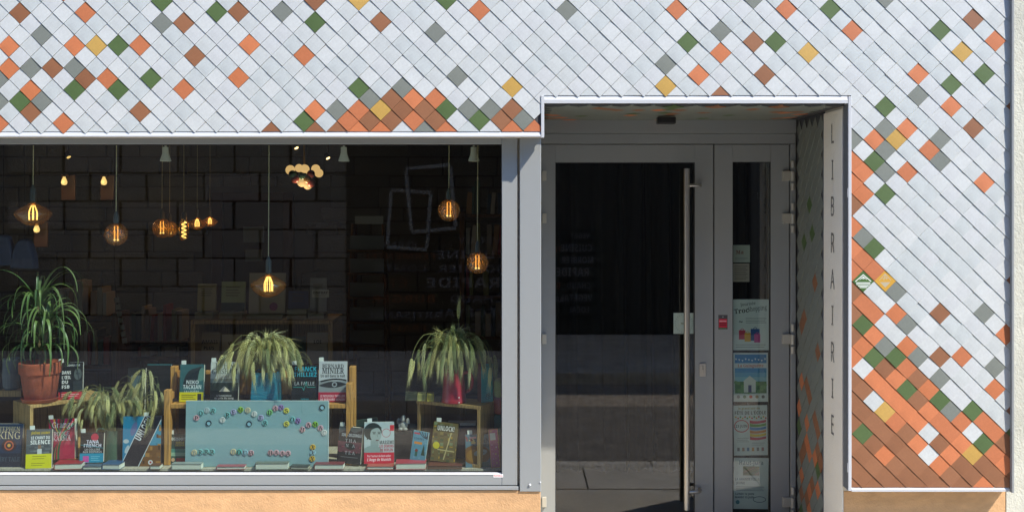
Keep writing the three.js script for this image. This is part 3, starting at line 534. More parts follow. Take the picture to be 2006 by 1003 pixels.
// ================================================================ BOOKS
function book(name, label, cat, p, draw) {
  // p: px0, px1, top (survey), base y, z, thick, turn, lean, tilt, spine colour, tagAt
  const z = p.z, w = (X(p.px1, z) - X(p.px0, z)) / Math.cos(p.turn ?? 0), base = p.base ?? ledge, h = (Y(p.top, z) - base), t = p.t ?? 0.024;
  const o = thing(name, label, cat, [X((p.px0 + p.px1) / 2, z), base + 0.0008, z]); o.rotation.order = 'YXZ'; o.rotation.set(-(p.lean ?? 0.1), p.turn ?? 0, p.tilt ?? 0);
  const fm = printMat(160, Math.round(160 * h / w), draw, { roughness: 0.38 }), pm = std({ color: new THREE.Color(p.spine ?? '#333'), roughness: 0.5 });
  mesh('front_cover', new THREE.BoxGeometry(w, h, 0.0018).translate(0, h / 2, 0), fm, o);
  if (p.box) { mesh('carton', bx(-w / 2 + 0.0006, w / 2 - 0.0006, 0.0006, h - 0.0006, -t, -0.001), pm, o); } else {
    mesh('page_block', bx(-w / 2 + 0.001, w / 2 - 0.003, 0.002, h - 0.003, -t, -0.001), M.pages, o);
    mesh('spine', bx(-w / 2 - 0.0008, -w / 2 + 0.0008, 0, h, -t - 0.0018, -0.001), pm, o);
    mesh('back_cover', bx(-w / 2, w / 2, 0, h, -t - 0.002, -t - 0.0003), pm, o);
  }
  if (p.tagAt !== undefined) { const g = bx(-0.012, 0.012, -0.004, 0.02, -0.0006, 0.0006); const q = mesh('price_tag', g, tagMat, o); q.position.set(p.tagAt * w, h, -0.0022 - (p.box ? 0 : 0)); q.rotation.z = 0.05; }
  if (p.band) mesh('paper_band', new THREE.BoxGeometry(w + 0.001, h * p.band[1], 0.0008).translate(0, h * p.band[1] / 2 + (p.band[3] ?? 0) * h, 0.0016), printMat(160, Math.round(160 * h / w * p.band[1]), p.band[2], { roughness: 0.4 }), o);
  return o;
}
const tagMat = printMat(48, 48, (k) => { k.fillStyle = '#dfe6de'; k.fillRect(0, 0, 48, 48); txt(k, '22€', 24, 20, 20, '#555'); });
const fill = (k, c, W, H) => { k.fillStyle = c; k.fillRect(0, 0, W, H); };
const stripes = (k, n, W, H, cols, seedK) => { for (let i = 0; i < n; i++) { k.fillStyle = cols[(i * 7 + seedK) % cols.length]; k.fillRect((i * 53 + seedK * 17) % W, (i * 37 + seedK * 29) % H, 8 + (i * 13) % 26, 5 + (i * 11) % 18); } };
const zF = -0.235;
book('novel', 'dark blue novel with a glowing eye, beside the left crate', 'book', { px0: -18, px1: 40, top: 832, z: -0.2, spine: '#0c1a2a', t: 0.04 }, (k, W, H) => {
  fill(k, '#12304f', W, H); k.fillStyle = '#0d2238'; k.fillRect(0, H * 0.68, W, H * 0.32); txt(k, 'STEPHEN', 80, H * 0.12, 32, '#c9b98a', 'normal', 'serif', 'center', 130); txt(k, 'KING', 86, H * 0.27, 52, '#cdbf93', 'normal', 'serif', 'center', 124);
  k.fillStyle = '#3a2730'; k.beginPath(); k.ellipse(88, H * 0.5, 40, 34, 0, 0, 7); k.fill(); k.strokeStyle = '#c2603a'; k.lineWidth = 7; k.beginPath(); k.arc(88, H * 0.5, 22, 0, 7); k.stroke(); k.fillStyle = '#e8b050'; k.beginPath(); k.arc(88, H * 0.5, 9, 0, 7); k.fill(); txt(k, 'FAIRY TALE', 80, H * 0.82, 30, '#51606c', 'normal', 'serif', 'center', 140);
});
book('novel', 'grey novel with a yellow paper band, left of the marbled cover', 'book', { px0: 50, px1: 97, top: 843, z: -0.175, spine: '#39434a', turn: 0.16, tagAt: -0.28, t: 0.028, band: [0, 0.37, (k, W, H) => { fill(k, '#d8d60e', W, H); scribble(k, 40, 16, 130, 2, 14, '#6a6a20', 3); scribble(k, 34, 60, 120, 2, 14, '#7a7a20', 3); }] }, (k, W, H) => {
  fill(k, '#4b565c', W, H); for (let i = 0; i < 20; i++) { k.fillStyle = ['#5d6a70', '#3f4a50', '#707a7c'][i % 3]; k.fillRect((i * 31) % W, H * 0.38 + (i * 17) % (H * 0.25), 30, 10); } txt(k, 'JÉRÔME LOUBRY', 88, H * 0.09, 22, '#d6b81e', 'bold', 'sans-serif', 'center', 118); txt(k, 'LE CHANT DU', 88, H * 0.21, 26, '#e9efee', 'bold', 'sans-serif', 'center', 120); txt(k, 'SILENCE', 88, H * 0.33, 36, '#eef3f2', 'bold', 'sans-serif', 'center', 126); k.fillStyle = '#8a6a52'; k.fillRect(74, H * 0.4, 18, H * 0.2); k.fillStyle = '#c8d0d0'; k.fillRect(70, H * 0.5, 28, H * 0.16);
});
book('novel', 'novel with a swirling magenta and green marbled cover', 'book', { px0: 93, px1: 146, top: 822, z: -0.24, base: ledge + 0.03, spine: '#2a3f2a', turn: -0.1, tilt: 0.06, tagAt: -0.42, t: 0.03 }, (k, W, H) => {
  fill(k, '#b5244a', W, H); const cols = ['#1f5a3c', '#8a1f55', '#c9c02c', '#153a4a', '#d2303f', '#3f8a3a'];
  for (let i = 0; i < 13; i++) { k.strokeStyle = cols[i % 6]; k.lineWidth = 10 - (i % 3) * 2; k.beginPath(); k.moveTo(-10 + i * 6, H + 10); k.bezierCurveTo(i * 4, H * 0.7 - i * 5, 60 + i * 5, H * 0.8 - i * 9, 70 + (i % 5) * 10, H * 0.45); k.bezierCurveTo(40 + i * 2, H * 0.3, 10 + i * 14, H * 0.2, i * 16, -10); k.stroke(); }
  k.fillStyle = '#c2284e'; k.beginPath(); k.ellipse(120, H * 0.72, 30, H * 0.2, 0.5, 0, 7); k.fill(); txt(k, 'Grangé', 88, H * 0.15, 46, '#eef0ee', 'normal', 'serif', 'center', 136); txt(k, 'ROUGE', 80, H * 0.37, 34, '#f0f0ee', 'normal', 'serif', 'center', 100); txt(k, 'KARMA', 80, H * 0.49, 36, '#f0f0ee', 'normal', 'serif', 'center', 112);
});
book('novel', 'black thriller with red dot and turquoise foot, left of the green can', 'book', { px0: 155, px1: 200, top: 849, z: -0.22, base: ledge + 0.018, spine: '#101618', turn: 0.06, tagAt: -0.4, band: [0, 0.31, (k, W, H) => { fill(k, '#1597b8', W, H); k.fillStyle = '#d058a8'; k.fillRect(22, 18, 40, 42); scribble(k, 76, 22, 140, 3, 13, '#9ad4e2', 3); }] }, (k, W, H) => {
  fill(k, '#11181b', W, H); k.fillStyle = '#c22a48'; k.beginPath(); k.arc(98, H * 0.15, 26, 0, 7); k.fill(); txt(k, 'TANA', 84, H * 0.3, 32, '#eef', 'bold'); txt(k, 'FRENCH', 84, H * 0.43, 32, '#eef', 'bold', 'sans-serif', 'center', 124); txt(k, 'LA COLLINE', 84, H * 0.56, 19, '#ccc'); txt(k, 'AUX DISPARUS', 84, H * 0.64, 19, '#ccc', 'bold', 'sans-serif', 'center', 130); k.strokeStyle = '#2a8a98'; k.lineWidth = 4; k.beginPath(); k.moveTo(0, H * 0.4); k.lineTo(160, H * 0.52); k.stroke();
});
book('game_box', 'large blue game box with a black diagonal band and white title', 'box', { px0: 238, px1: 313, top: 817, z: -0.215, spine: '#141a24', t: 0.05, lean: 0.06, tagAt: 0.1, box: true }, (k, W, H) => {
  fill(k, '#1d84ac', W, H); k.fillStyle = '#5f6f9e'; k.beginPath(); k.ellipse(46, H * 0.25, 12, 30, 0.3, 0, 7); k.fill(); k.fillStyle = '#b8c6cc'; k.beginPath(); k.ellipse(14, H * 0.5, 12, 9, 0, 0, 7); k.fill(); k.beginPath(); k.ellipse(18, H * 0.66, 7, 18, 0.4, 0, 7); k.fill();
  k.save(); k.beginPath(); k.moveTo(W, H * 0.05); k.lineTo(W, H); k.lineTo(70, H); k.closePath(); k.clip(); k.fillStyle = '#2f8fae'; k.fillRect(0, 0, W, H); k.fillStyle = '#7a5228'; k.fillRect(0, H * 0.58, W, H); stripes(k, 60, W, H * 0.9, ['#8a5f30', '#4a3018', '#b08040', '#2f7f9a'], 3); k.restore();
  k.fillStyle = '#191c28'; k.beginPath(); k.moveTo(W * 0.56, 0); k.lineTo(W, 0); k.lineTo(W, H * 0.06); k.lineTo(W * 0.42, H); k.lineTo(0, H); k.lineTo(0, H * 0.92); k.closePath(); k.fill(); k.strokeStyle = '#dfe6e8'; k.lineWidth = 3; k.beginPath(); k.moveTo(W * 0.56, 0); k.lineTo(0, H * 0.92); k.moveTo(W, H * 0.06); k.lineTo(W * 0.42, H); k.stroke();
  k.save(); k.translate(W * 0.55, H * 0.24); k.rotate(-1.05); txt(k, 'UNLOCK!', 0, 0, 40, '#eef2f2', 'bold', 'sans-serif', 'center', 112); k.restore(); k.fillStyle = '#dfe6ea'; k.beginPath(); k.arc(118, H * 0.92, 10, 0, 7); k.fill(); k.fillStyle = '#b0303a'; k.fillRect(114, H * 0.9, 8, 8);
});
book('novel', 'green coastal novel half hidden by the grey lettered board', 'book', { px0: 328, px1: 370, top: 852, z: -0.25, spine: '#15201f', tagAt: -0.38, t: 0.03 }, (k, W, H) => {
  fill(k, '#173a38', W, H); ['#1a4a48', '#3d8a80', '#8fb8a0', '#2a5a50'].forEach((c, i) => { k.fillStyle = c; k.fillRect(0, H * (0.36 + i * 0.12), W, H * 0.13); }); txt(k, 'ÆGISDÓTTIR', 84, H * 0.16, 28, '#eef2ee', 'bold', 'sans-serif', 'center', 146); txt(k, 'SUR LE', 84, H * 0.27, 20, '#d8c84a'); txt(k, 'DESSUS', 84, H * 0.36, 20, '#d8c84a'); k.fillStyle = '#b02a34'; k.fillRect(60, H * 0.78, 100, H * 0.14); k.fillStyle = '#c8a888'; k.beginPath(); k.arc(36, H * 0.84, 14, 0, 7); k.fill();
});
// on the bench
const bz = -0.285, bb = shelfY;
book('novel', 'teal novel with a dark bird and yellow band on the bench', 'book', { px0: 350, px1: 397, top: 715, z: bz, base: bb, spine: '#173f42', tagAt: -0.36, band: [0, 0.26, (k, W, H) => { fill(k, '#d8cf14', W, H); scribble(k, 14, 18, 110, 3, 13, '#55520e', 4); k.fillStyle = '#2a2a2a'; k.fillRect(120, 10, 26, H); }] }, (k, W, H) => {
  fill(k, '#2f6468', W, H); k.fillStyle = '#5f8a80'; k.beginPath(); k.arc(130, H * 0.26, 46, 0, 7); k.fill(); k.fillStyle = '#16282e'; k.beginPath(); k.moveTo(20, H * 0.6); k.quadraticCurveTo(30, H * 0.14, 100, H * 0.1); k.lineTo(150, H * 0.04); k.lineTo(128, H * 0.16); k.quadraticCurveTo(120, H * 0.4, 110, H * 0.6); k.fill(); txt(k, 'NIKO', 84, H * 0.47, 34, '#d8e2e0'); txt(k, 'TACKIAN', 84, H * 0.6, 38, '#dfe8e6', 'bold', 'sans-serif', 'center', 124); txt(k, 'LA LISIÈRE', 80, H * 0.72, 20, '#c8d0cc');
});
book('novel', 'pale novel with tall serif names and a dark road picture on the bench', 'book', { px0: 410, px1: 465, top: 710, z: bz, base: bb, spine: '#9aa09a', tagAt: -0.4 }, (k, W, H) => {
  fill(k, '#c6cec8', W, H); k.fillStyle = '#8f9c96'; k.fillRect(0, H * 0.42, W, 24); k.fillStyle = '#3b4a40'; k.fillRect(0, H * 0.52, W, H); stripes(k, 26, W, H * 0.3, ['#c6cec8', '#bcc6c0'], 2); k.fillStyle = '#1c2620'; k.fillRect(0, H * 0.72, W, H); k.fillStyle = '#e2d8c0'; k.beginPath(); k.moveTo(80, H * 0.6); k.lineTo(116, H * 0.74); k.lineTo(50, H * 0.74); k.fill();
  txt(k, 'JOHN', 80, H * 0.1, 42, '#25302c', 'normal', 'serif'); txt(k, 'GRISHAM', 80, H * 0.24, 40, '#25302c', 'normal', 'serif', 'center', 148); txt(k, 'LE DROIT', 86, H * 0.37, 22, '#8a6a48', 'normal', 'serif'); txt(k, 'AU PARDON', 86, H * 0.45, 22, '#8a6a48', 'normal', 'serif'); txt(k, "L'innocence", 80, H * 0.84, 15, '#ddd'); txt(k, 'au prix du sang', 80, H * 0.9, 15, '#ddd');
});
book('novel', 'black thriller with turquoise title partly behind the grass on the bench', 'book', { px0: 570, px1: 620, top: 716, z: bz, base: bb, spine: '#101516', tagAt: -0.42 }, (k, W, H) => {
  fill(k, '#12181a', W, H); txt(k, 'FRANCK', 84, H * 0.11, 40, '#18b4cc', 'bold', 'sans-serif', 'center', 140); txt(k, 'THILLIEZ', 84, H * 0.26, 38, '#18b4cc', 'bold', 'sans-serif', 'center', 146); txt(k, 'LA FAILLE', 80, H * 0.5, 30, '#c6d0d0', 'normal', 'sans-serif', 'center', 140); k.strokeStyle = '#2a9a90'; k.lineWidth = 4; k.beginPath(); k.moveTo(10, H * 0.6); k.lineTo(66, H * 0.6); k.lineTo(76, H * 0.68); k.lineTo(90, H * 0.46); k.lineTo(98, H * 0.6); k.lineTo(150, H * 0.6); k.stroke(); txt(k, 'roman', 84, H * 0.92, 16, '#1aa0b4');
});
book('novel', 'pale grey thriller with a staring eye and red band on the bench', 'book', { px0: 623, px1: 678, top: 709, z: bz, base: bb, spine: '#888', tagAt: -0.42, band: [0, 0.24, (k, W, H) => { fill(k, '#b01c3c', W, H); txt(k, 'LE NOUVEAU THRILLER', 80, 20, 20, '#efd8da', 'bold', 'sans-serif', 'center', 140); txt(k, 'DE BERNARD MINIER', 80, 40, 18, '#efd8da', 'bold', 'sans-serif', 'center', 140); }] }, (k, W, H) => {
  fill(k, '#c2c8ca', W, H); k.fillStyle = '#8d9698'; k.fillRect(0, H * 0.48, W, H * 0.3); k.fillStyle = '#2a2e30'; k.beginPath(); k.moveTo(0, H * 0.6); k.quadraticCurveTo(80, H * 0.42, 160, H * 0.56); k.quadraticCurveTo(90, H * 0.72, 0, H * 0.6); k.fill(); k.fillStyle = '#9aa4a6'; k.beginPath(); k.arc(90, H * 0.57, 15, 0, 7); k.fill(); k.fillStyle = '#0c0e10'; k.beginPath(); k.arc(90, H * 0.57, 8, 0, 7); k.fill(); k.strokeStyle = '#1c2022'; k.lineWidth = 9; k.beginPath(); k.moveTo(10, H * 0.5); k.quadraticCurveTo(90, H * 0.4, 158, H * 0.47); k.stroke();
  txt(k, 'BERNARD', 80, H * 0.12, 32, '#1a1e20', 'bold', 'serif', 'center', 124); txt(k, 'MINIER', 80, H * 0.24, 42, '#1a1e20', 'bold', 'serif', 'center', 126); txt(k, 'Un œil dans la nuit', 80, H * 0.36, 24, '#22282a', 'bold', 'sans-serif', 'center', 142);
});
book('paperback', 'black paperback with pale portrait and red band beside the terracotta pot', 'book', { px0: 115, px1: 158, top: 711, z: -0.36, base: shelfY, spine: '#8a8f90', turn: 0.22, tagAt: -0.42, t: 0.03, band: [0, 0.2, (k, W, H) => { fill(k, '#c8343c', W, H); scribble(k, 16, 16, 140, 2, 14, '#f0d0d0', 4); }] }, (k, W, H) => {
  fill(k, '#10191c', W, H); k.fillStyle = '#55605f'; k.beginPath(); k.ellipse(126, H * 0.32, 26, H * 0.16, 0, 0, 7); k.fill(); k.fillStyle = '#2a3436'; k.fillRect(96, H * 0.5, 64, H * 0.3); k.fillStyle = '#22282a'; k.fillRect(112, H * 0.3, 10, 5); k.fillRect(132, H * 0.3, 10, 5); ['DANS', "L'ŒIL", 'DU', 'FSB'].forEach((s, i) => txt(k, s, 18, H * (0.27 + i * 0.13), 32, '#eef2f0', 'bold', 'sans-serif', 'left', 62)); txt(k, 'LORRAINE', 96, H * 0.08, 18, '#c8d0d0');
});
// lower right
book('novel', 'dark red and black thriller leaning right of the grey board', 'book', { px0: 658, px1: 706, top: 838, z: -0.22, spine: '#20181a', turn: -0.22, tilt: -0.04, tagAt: -0.38, t: 0.045, base: ledge + 0.012 }, (k, W, H) => {
  fill(k, '#22262a', W, H); k.fillStyle = '#515a5c'; k.beginPath(); k.moveTo(0, H * 0.2); k.lineTo(60, H * 0.06); k.lineTo(110, H * 0.16); k.lineTo(160, H * 0.05); k.lineTo(160, 0); k.lineTo(0, 0); k.fill(); k.fillStyle = '#6a3e48'; k.fillRect(0, H * 0.4, W, H * 0.28); for (let i = 0; i < 30; i++) { k.fillStyle = ['#9a4656', '#4a2c34', '#7f5a60'][i % 3]; k.fillRect((i * 47) % W, H * 0.4 + (i * 31) % (H * 0.27), 12, 6); } k.fillStyle = '#20282a'; k.beginPath(); k.ellipse(82, H * 0.52, 36, 22, 0.2, 0, 7); k.fill(); txt(k, 'SONJA DELZONGLE', 88, H * 0.22, 26, '#cfd6d8', 'bold', 'sans-serif', 'center', 136); txt(k, 'T H A', 84, H * 0.37, 28, '#c0c8ca', 'normal', 'serif', 'center', 130); txt(k, 'N   A', 84, H * 0.51, 28, '#c0c8ca', 'normal', 'serif', 'center', 130); txt(k, 'T E A', 84, H * 0.7, 28, '#c0c8ca', 'normal', 'serif', 'center', 130); scribble(k, 24, H * 0.82, 140, 1, 10, '#8a9090', 3);
});
book('novel', 'pale novel with a bobbed woman portrait and bright red band', 'book', { px0: 713, px1: 771, top: 829, z: -0.215, base: ledge + 0.014, spine: '#c0c8c8', turn: 0.08, tagAt: -0.32, t: 0.03, band: [0, 0.27, (k, W, H) => { fill(k, '#cc1f3a', W, H); txt(k, "Par l'auteur du best-seller", 80, 18, 16, '#f2dcdc', 'bold', 'sans-serif', 'center', 126); txt(k, "L'Ange de Munich", 80, 38, 22, '#f8ecec', 'bold', 'sans-serif', 'center', 128); }] }, (k, W, H) => {
  fill(k, '#b4c4c6', W, H); k.fillStyle = '#22302e'; k.beginPath(); k.ellipse(46, H * 0.22, 48, H * 0.21, 0, 0, 7); k.fill(); k.fillStyle = '#93a8a6'; k.beginPath(); k.ellipse(62, H * 0.3, 30, H * 0.18, 0, 0, 7); k.fill(); k.fillStyle = '#8aa09e'; k.fillRect(34, H * 0.44, 44, H * 0.14); k.beginPath(); k.ellipse(46, H * 0.72, 54, H * 0.16, 0, 0, 7); k.fill();
  k.fillStyle = '#22302e'; k.beginPath(); k.moveTo(10, H * 0.1); k.quadraticCurveTo(60, 0, 96, H * 0.14); k.quadraticCurveTo(60, H * 0.1, 34, H * 0.2); k.quadraticCurveTo(30, H * 0.4, 14, H * 0.42); k.fill(); k.fillStyle = '#2c3836'; k.fillRect(46, H * 0.26, 14, 5); k.fillRect(74, H * 0.26, 12, 5); k.fillRect(44, H * 0.23, 18, 3); k.fillRect(72, H * 0.23, 16, 3); k.fillStyle = '#5f4448'; k.fillRect(62, H * 0.42, 16, 6); k.strokeStyle = '#6f8482'; k.lineWidth = 3; k.beginPath(); k.moveTo(68, H * 0.27); k.lineTo(72, H * 0.36); k.stroke();
  k.fillStyle = '#d0303c'; k.fillRect(138, H * 0.07, 22, H * 0.14); k.strokeStyle = '#b06a6e'; k.lineWidth = 3; k.beginPath(); k.arc(118, H * 0.26, 22, 0, 7); k.stroke(); txt(k, 'MASSIMI', 120, H * 0.49, 26, '#20282a', 'bold', 'sans-serif', 'center', 78); txt(k, 'LES DÉMONS', 120, H * 0.58, 22, '#b02a3c', 'bold', 'sans-serif', 'center', 78); txt(k, 'DE BERLIN', 120, H * 0.67, 22, '#b02a3c', 'bold', 'sans-serif', 'center', 70);
});
book('picture_book', 'small pale blue picture book with orange strip, leaning left of the second game box', 'book', { px0: 802, px1: 832, top: 846, z: -0.22, base: ledge + 0.028, spine: '#8fb0b8', turn: -0.2, tilt: -0.12, t: 0.014 }, (k, W, H) => {
  fill(k, '#5a9bb0', W, H); stripes(k, 18, W, H, ['#6faabc', '#4f8fa6'], 5); k.strokeStyle = '#17384a'; k.lineWidth = 8; for (let i = 0; i < 4; i++) { k.beginPath(); k.moveTo(60 + i * 30, 0); k.quadraticCurveTo(100 + i * 16, H * 0.22, 160, H * (0.22 - i * 0.04)); k.stroke(); } k.fillStyle = '#e0902c'; k.fillRect(22, H * 0.36, 84, H * 0.08); k.fillStyle = '#c8485a'; k.fillRect(8, H * 0.05, 60, H * 0.06); txt(k, 'CONTES', 66, H * 0.26, 28, '#20506a'); k.fillStyle = '#8a3a2c'; k.beginPath(); k.arc(56, H * 0.66, 16, 0, 7); k.fill(); k.fillStyle = '#2f6a5a'; k.fillRect(44, H * 0.7, 26, H * 0.16); k.fillStyle = '#274a3a'; k.beginPath(); k.moveTo(128, H * 0.4); k.lineTo(150, H * 0.8); k.lineTo(108, H * 0.8); k.fill();
});
book('game_box', 'brown and yellow game box with white title under the right crate', 'box', { px0: 842, px1: 891, top: 829, z: -0.23, base_: 0, spine: '#5a5238', turn: -0.14, tilt: -0.08, tagAt: -0.3, t: 0.04, box: true, base: ledge + 0.02 }, (k, W, H) => {
  fill(k, '#6f6238', W, H); stripes(k, 80, W, H, ['#8a7a40', '#4f5a3c', '#b8962c', '#5a4a30', '#7a8a60'], 1); k.fillStyle = '#d8cc2c'; k.beginPath(); k.arc(30, H * 0.6, 22, 0, 7); k.fill(); k.strokeStyle = '#c8bc84'; k.lineWidth = 7; k.beginPath(); k.moveTo(120, H * 0.25); k.lineTo(84, H * 0.95); k.moveTo(40, H * 0.7); k.lineTo(150, H * 0.72); k.stroke(); k.fillStyle = '#4a4226'; k.fillRect(20, H * 0.07, 120, H * 0.17); txt(k, 'UNLOCK!', 82, H * 0.155, 42, '#e8ece4', 'bold', 'sans-serif', 'center', 112);
});
book('game_box', 'grey blue game box with brown wreath picture beside the pink packet', 'box', { px0: 912, px1: 961, top: 852, z: -0.195, spine: '#4a3a28', turn: 0.1, tagAt: -0.32, t: 0.045, box: true }, (k, W, H) => {
  fill(k, '#4f7282', W, H); k.fillStyle = '#6f4a1c'; k.beginPath(); k.ellipse(70, H * 0.62, 88, H * 0.3, 0, 0, 7); k.fill(); k.fillStyle = '#8a6426'; k.beginPath(); k.ellipse(60, H * 0.66, 54, H * 0.2, 0.2, 0, 7); k.fill(); k.fillStyle = '#8f9a9c'; k.beginPath(); k.ellipse(96, H * 0.56, 44, 20, -0.2, 0, 7); k.fill(); k.fillStyle = '#4f5a5c'; k.fillRect(76, H * 0.54, 44, 6); txt(k, 'TITAN', 96, H * 0.2, 38, '#23323a', 'bold', 'serif'); txt(k, 'MYTHES', 100, H * 0.34, 26, '#23323a', 'bold', 'serif'); k.save(); k.rotate(-0.1); k.fillStyle = '#c8929a'; k.fillRect(4, H * 0.1, 62, 12); k.restore(); k.fillStyle = '#2a6a68'; k.fillRect(90, H * 0.84, 60, H * 0.16); stripes(k, 30, 90, H * 0.3, ['#8a3a34', '#3a5a6a', '#c8b06a'], 4);
});
book('activity_box', 'pink and yellow activity packet leaning on the window jamb', 'box', { px0: 962, px1: 981, top: 842, z: -0.185, spine: '#b85a78', tilt: 0.08, t: 0.03, box: true }, (k, W, H) => {
  fill(k, '#c46a8c', W, H); stripes(k, 60, W, H, ['#d8b86a', '#a84a70', '#e0c0cc', '#b88a5a', '#c85a8a'], 6); k.fillStyle = '#e2e0d8'; k.fillRect(20, H * 0.1, 90, H * 0.18); k.strokeStyle = '#d8a04a'; k.lineWidth = 8; k.strokeRect(6, 6, W - 12, H - 12);
});
book('hardback', 'turquoise book standing on the right crate beside the red jug', 'book', { px0: 943, px1: 965, top: 713, z: -0.275, base: shelfY, spine: '#8a4a3c', turn: 0.45, t: 0.05, lean: 0.02, box: true }, (k, W, H) => {
  fill(k, '#12a0a8', W, H); k.strokeStyle = '#0c4a58'; k.lineWidth = 6; for (let i = 0; i < 5; i++) { k.beginPath(); k.arc(90 + (i % 2) * 26, H * 0.82 + (i % 3) * 14, 22 + i * 3, i, i + 4); k.stroke(); } k.lineWidth = 5; k.beginPath(); k.moveTo(60, 10); k.quadraticCurveTo(120, H * 0.14, 150, H * 0.04); k.moveTo(80, 20); k.quadraticCurveTo(110, H * 0.24, 150, H * 0.2); k.stroke();
});
// books lying flat along the glass
{
  const flat = (px0, px1, pyTop, z, col, edge, label, turn = 0, d = 0.13) => {
    const w = X(px1, z) - X(px0, z), h = Math.max(0.012, Y(pyTop, z) - ledge), o = thing('lying_book', label, 'book', [X((px0 + px1) / 2, z), ledge + 0.0006, z - d / 2]); o.rotation.y = turn;
    const cm = std({ color: new THREE.Color(col), roughness: 0.4 });
    mesh('bottom_cover', bx(-w / 2, w / 2, 0, 0.0015, -d / 2, d / 2), cm, o); mesh('page_block', bx(-w / 2 + 0.002, w / 2 - 0.002, 0.0017, h - 0.0017, -d / 2 + 0.002, d / 2 - 0.003), std({ color: new THREE.Color(edge), roughness: 0.9 }), o);
    mesh('top_cover', bx(-w / 2, w / 2, h - 0.0015, h, -d / 2, d / 2), cm, o); mesh('spine', bx(-w / 2 - 0.0015, -w / 2 - 0.0001, 0, h, -d / 2, d / 2), cm, o);
  };
  const ivory = '#d8dccb';
  flat(103, 155, 909, -0.15, '#9a2f34', ivory, 'red book lying flat under the marbled novel', 0.12, 0.1);
  flat(160, 196, 914, -0.15, '#4c5a68', ivory, 'grey book lying flat under the black thriller with turquoise foot', 0, 0.06);
  flat(199, 234, 910, -0.15, '#2f5a80', ivory, 'blue book lying flat at the foot of the green can', -0.06, 0.1);
  flat(292, 312, 912, -0.15, '#6a4a3a', ivory, 'small book lying flat under the corner of the blue game box', 0, 0.05);
  flat(335, 393, 909, -0.15, '#8f9a94', ivory, 'thick pale book lying flat under the left end of the grey board', 0, 0.045);
  flat(423, 478, 914, -0.15, '#a0525a', ivory, 'thin book with reddish cover lying flat under the word of three R', 0.03, 0.045);
  flat(499, 563, 908, -0.15, '#6a7468', ivory, 'thick grey green book lying flat at the middle of the grey board', 0.02, 0.045);
  flat(568, 604, 914, -0.15, '#39403c', '#b8b8a4', 'thin dark book lying flat under the right half of the grey board', -0.08, 0.045);
  flat(615, 672, 910, -0.15, '#7a3a40', ivory, 'thick book with wine red cover lying flat before the dark red thriller', 0, 0.06);
  flat(718, 770, 914, -0.15, '#a85a4c', ivory, 'brown red book lying flat under the portrait novel', 0, 0.06);
  flat(774, 833, 908, -0.15, '#b04450', ivory, 'thick book with red cover lying flat under the small picture book', 0.04, 0.09);
  flat(838, 905, 913, -0.16, '#6a3f34', '#7a6250', 'brown book lying flat under the brown and yellow game box', 0, 0.1);
}
// dark book and card shapes behind the front row
book('album', 'dark album standing behind the portrait novel', 'book', { px0: 768, px1: 822, top: 832, z: -0.33, spine: '#1a1c1e', t: 0.02 }, (k, W, H) => { fill(k, '#1d2326', W, H); txt(k, 'Légende', 80, H * 0.2, 26, '#4a6068', 'normal', 'serif'); stripes(k, 40, W, H * 0.9, ['#242022', '#2a2a24', '#1a2022'], 2); });
book('album', 'grey green album tilted behind the portrait novel', 'book', { px0: 696, px1: 748, top: 822, z: -0.36, spine: '#5a7a72', tilt: 0.14, t: 0.012 }, (k, W, H) => { fill(k, '#33443e', W, H); stripes(k, 20, W, H, ['#3f544a', '#2c3a36'], 2); });
book('album', 'dark album with a small animal picture beside the grass', 'book', { px0: 245, px1: 280, top: 722, z: -0.52, base: ledge + 0.1, spine: '#222', t: 0.02 }, (k, W, H) => { fill(k, '#182020', W, H); k.fillStyle = '#5a7074'; k.fillRect(30, H * 0.12, 100, H * 0.5); k.fillStyle = '#6a4630'; k.beginPath(); k.ellipse(84, H * 0.42, 32, 22, 0, 0, 7); k.fill(); });
book('album', 'black album with blue edge behind the tilted grass', 'book', { px0: 283, px1: 330, top: 715, z: -0.54, base: ledge + 0.1, spine: '#2a6a70', t: 0.02 }, (k, W, H) => { fill(k, '#121818', W, H); k.fillStyle = '#2a6a70'; k.fillRect(0, 0, W, 8); });

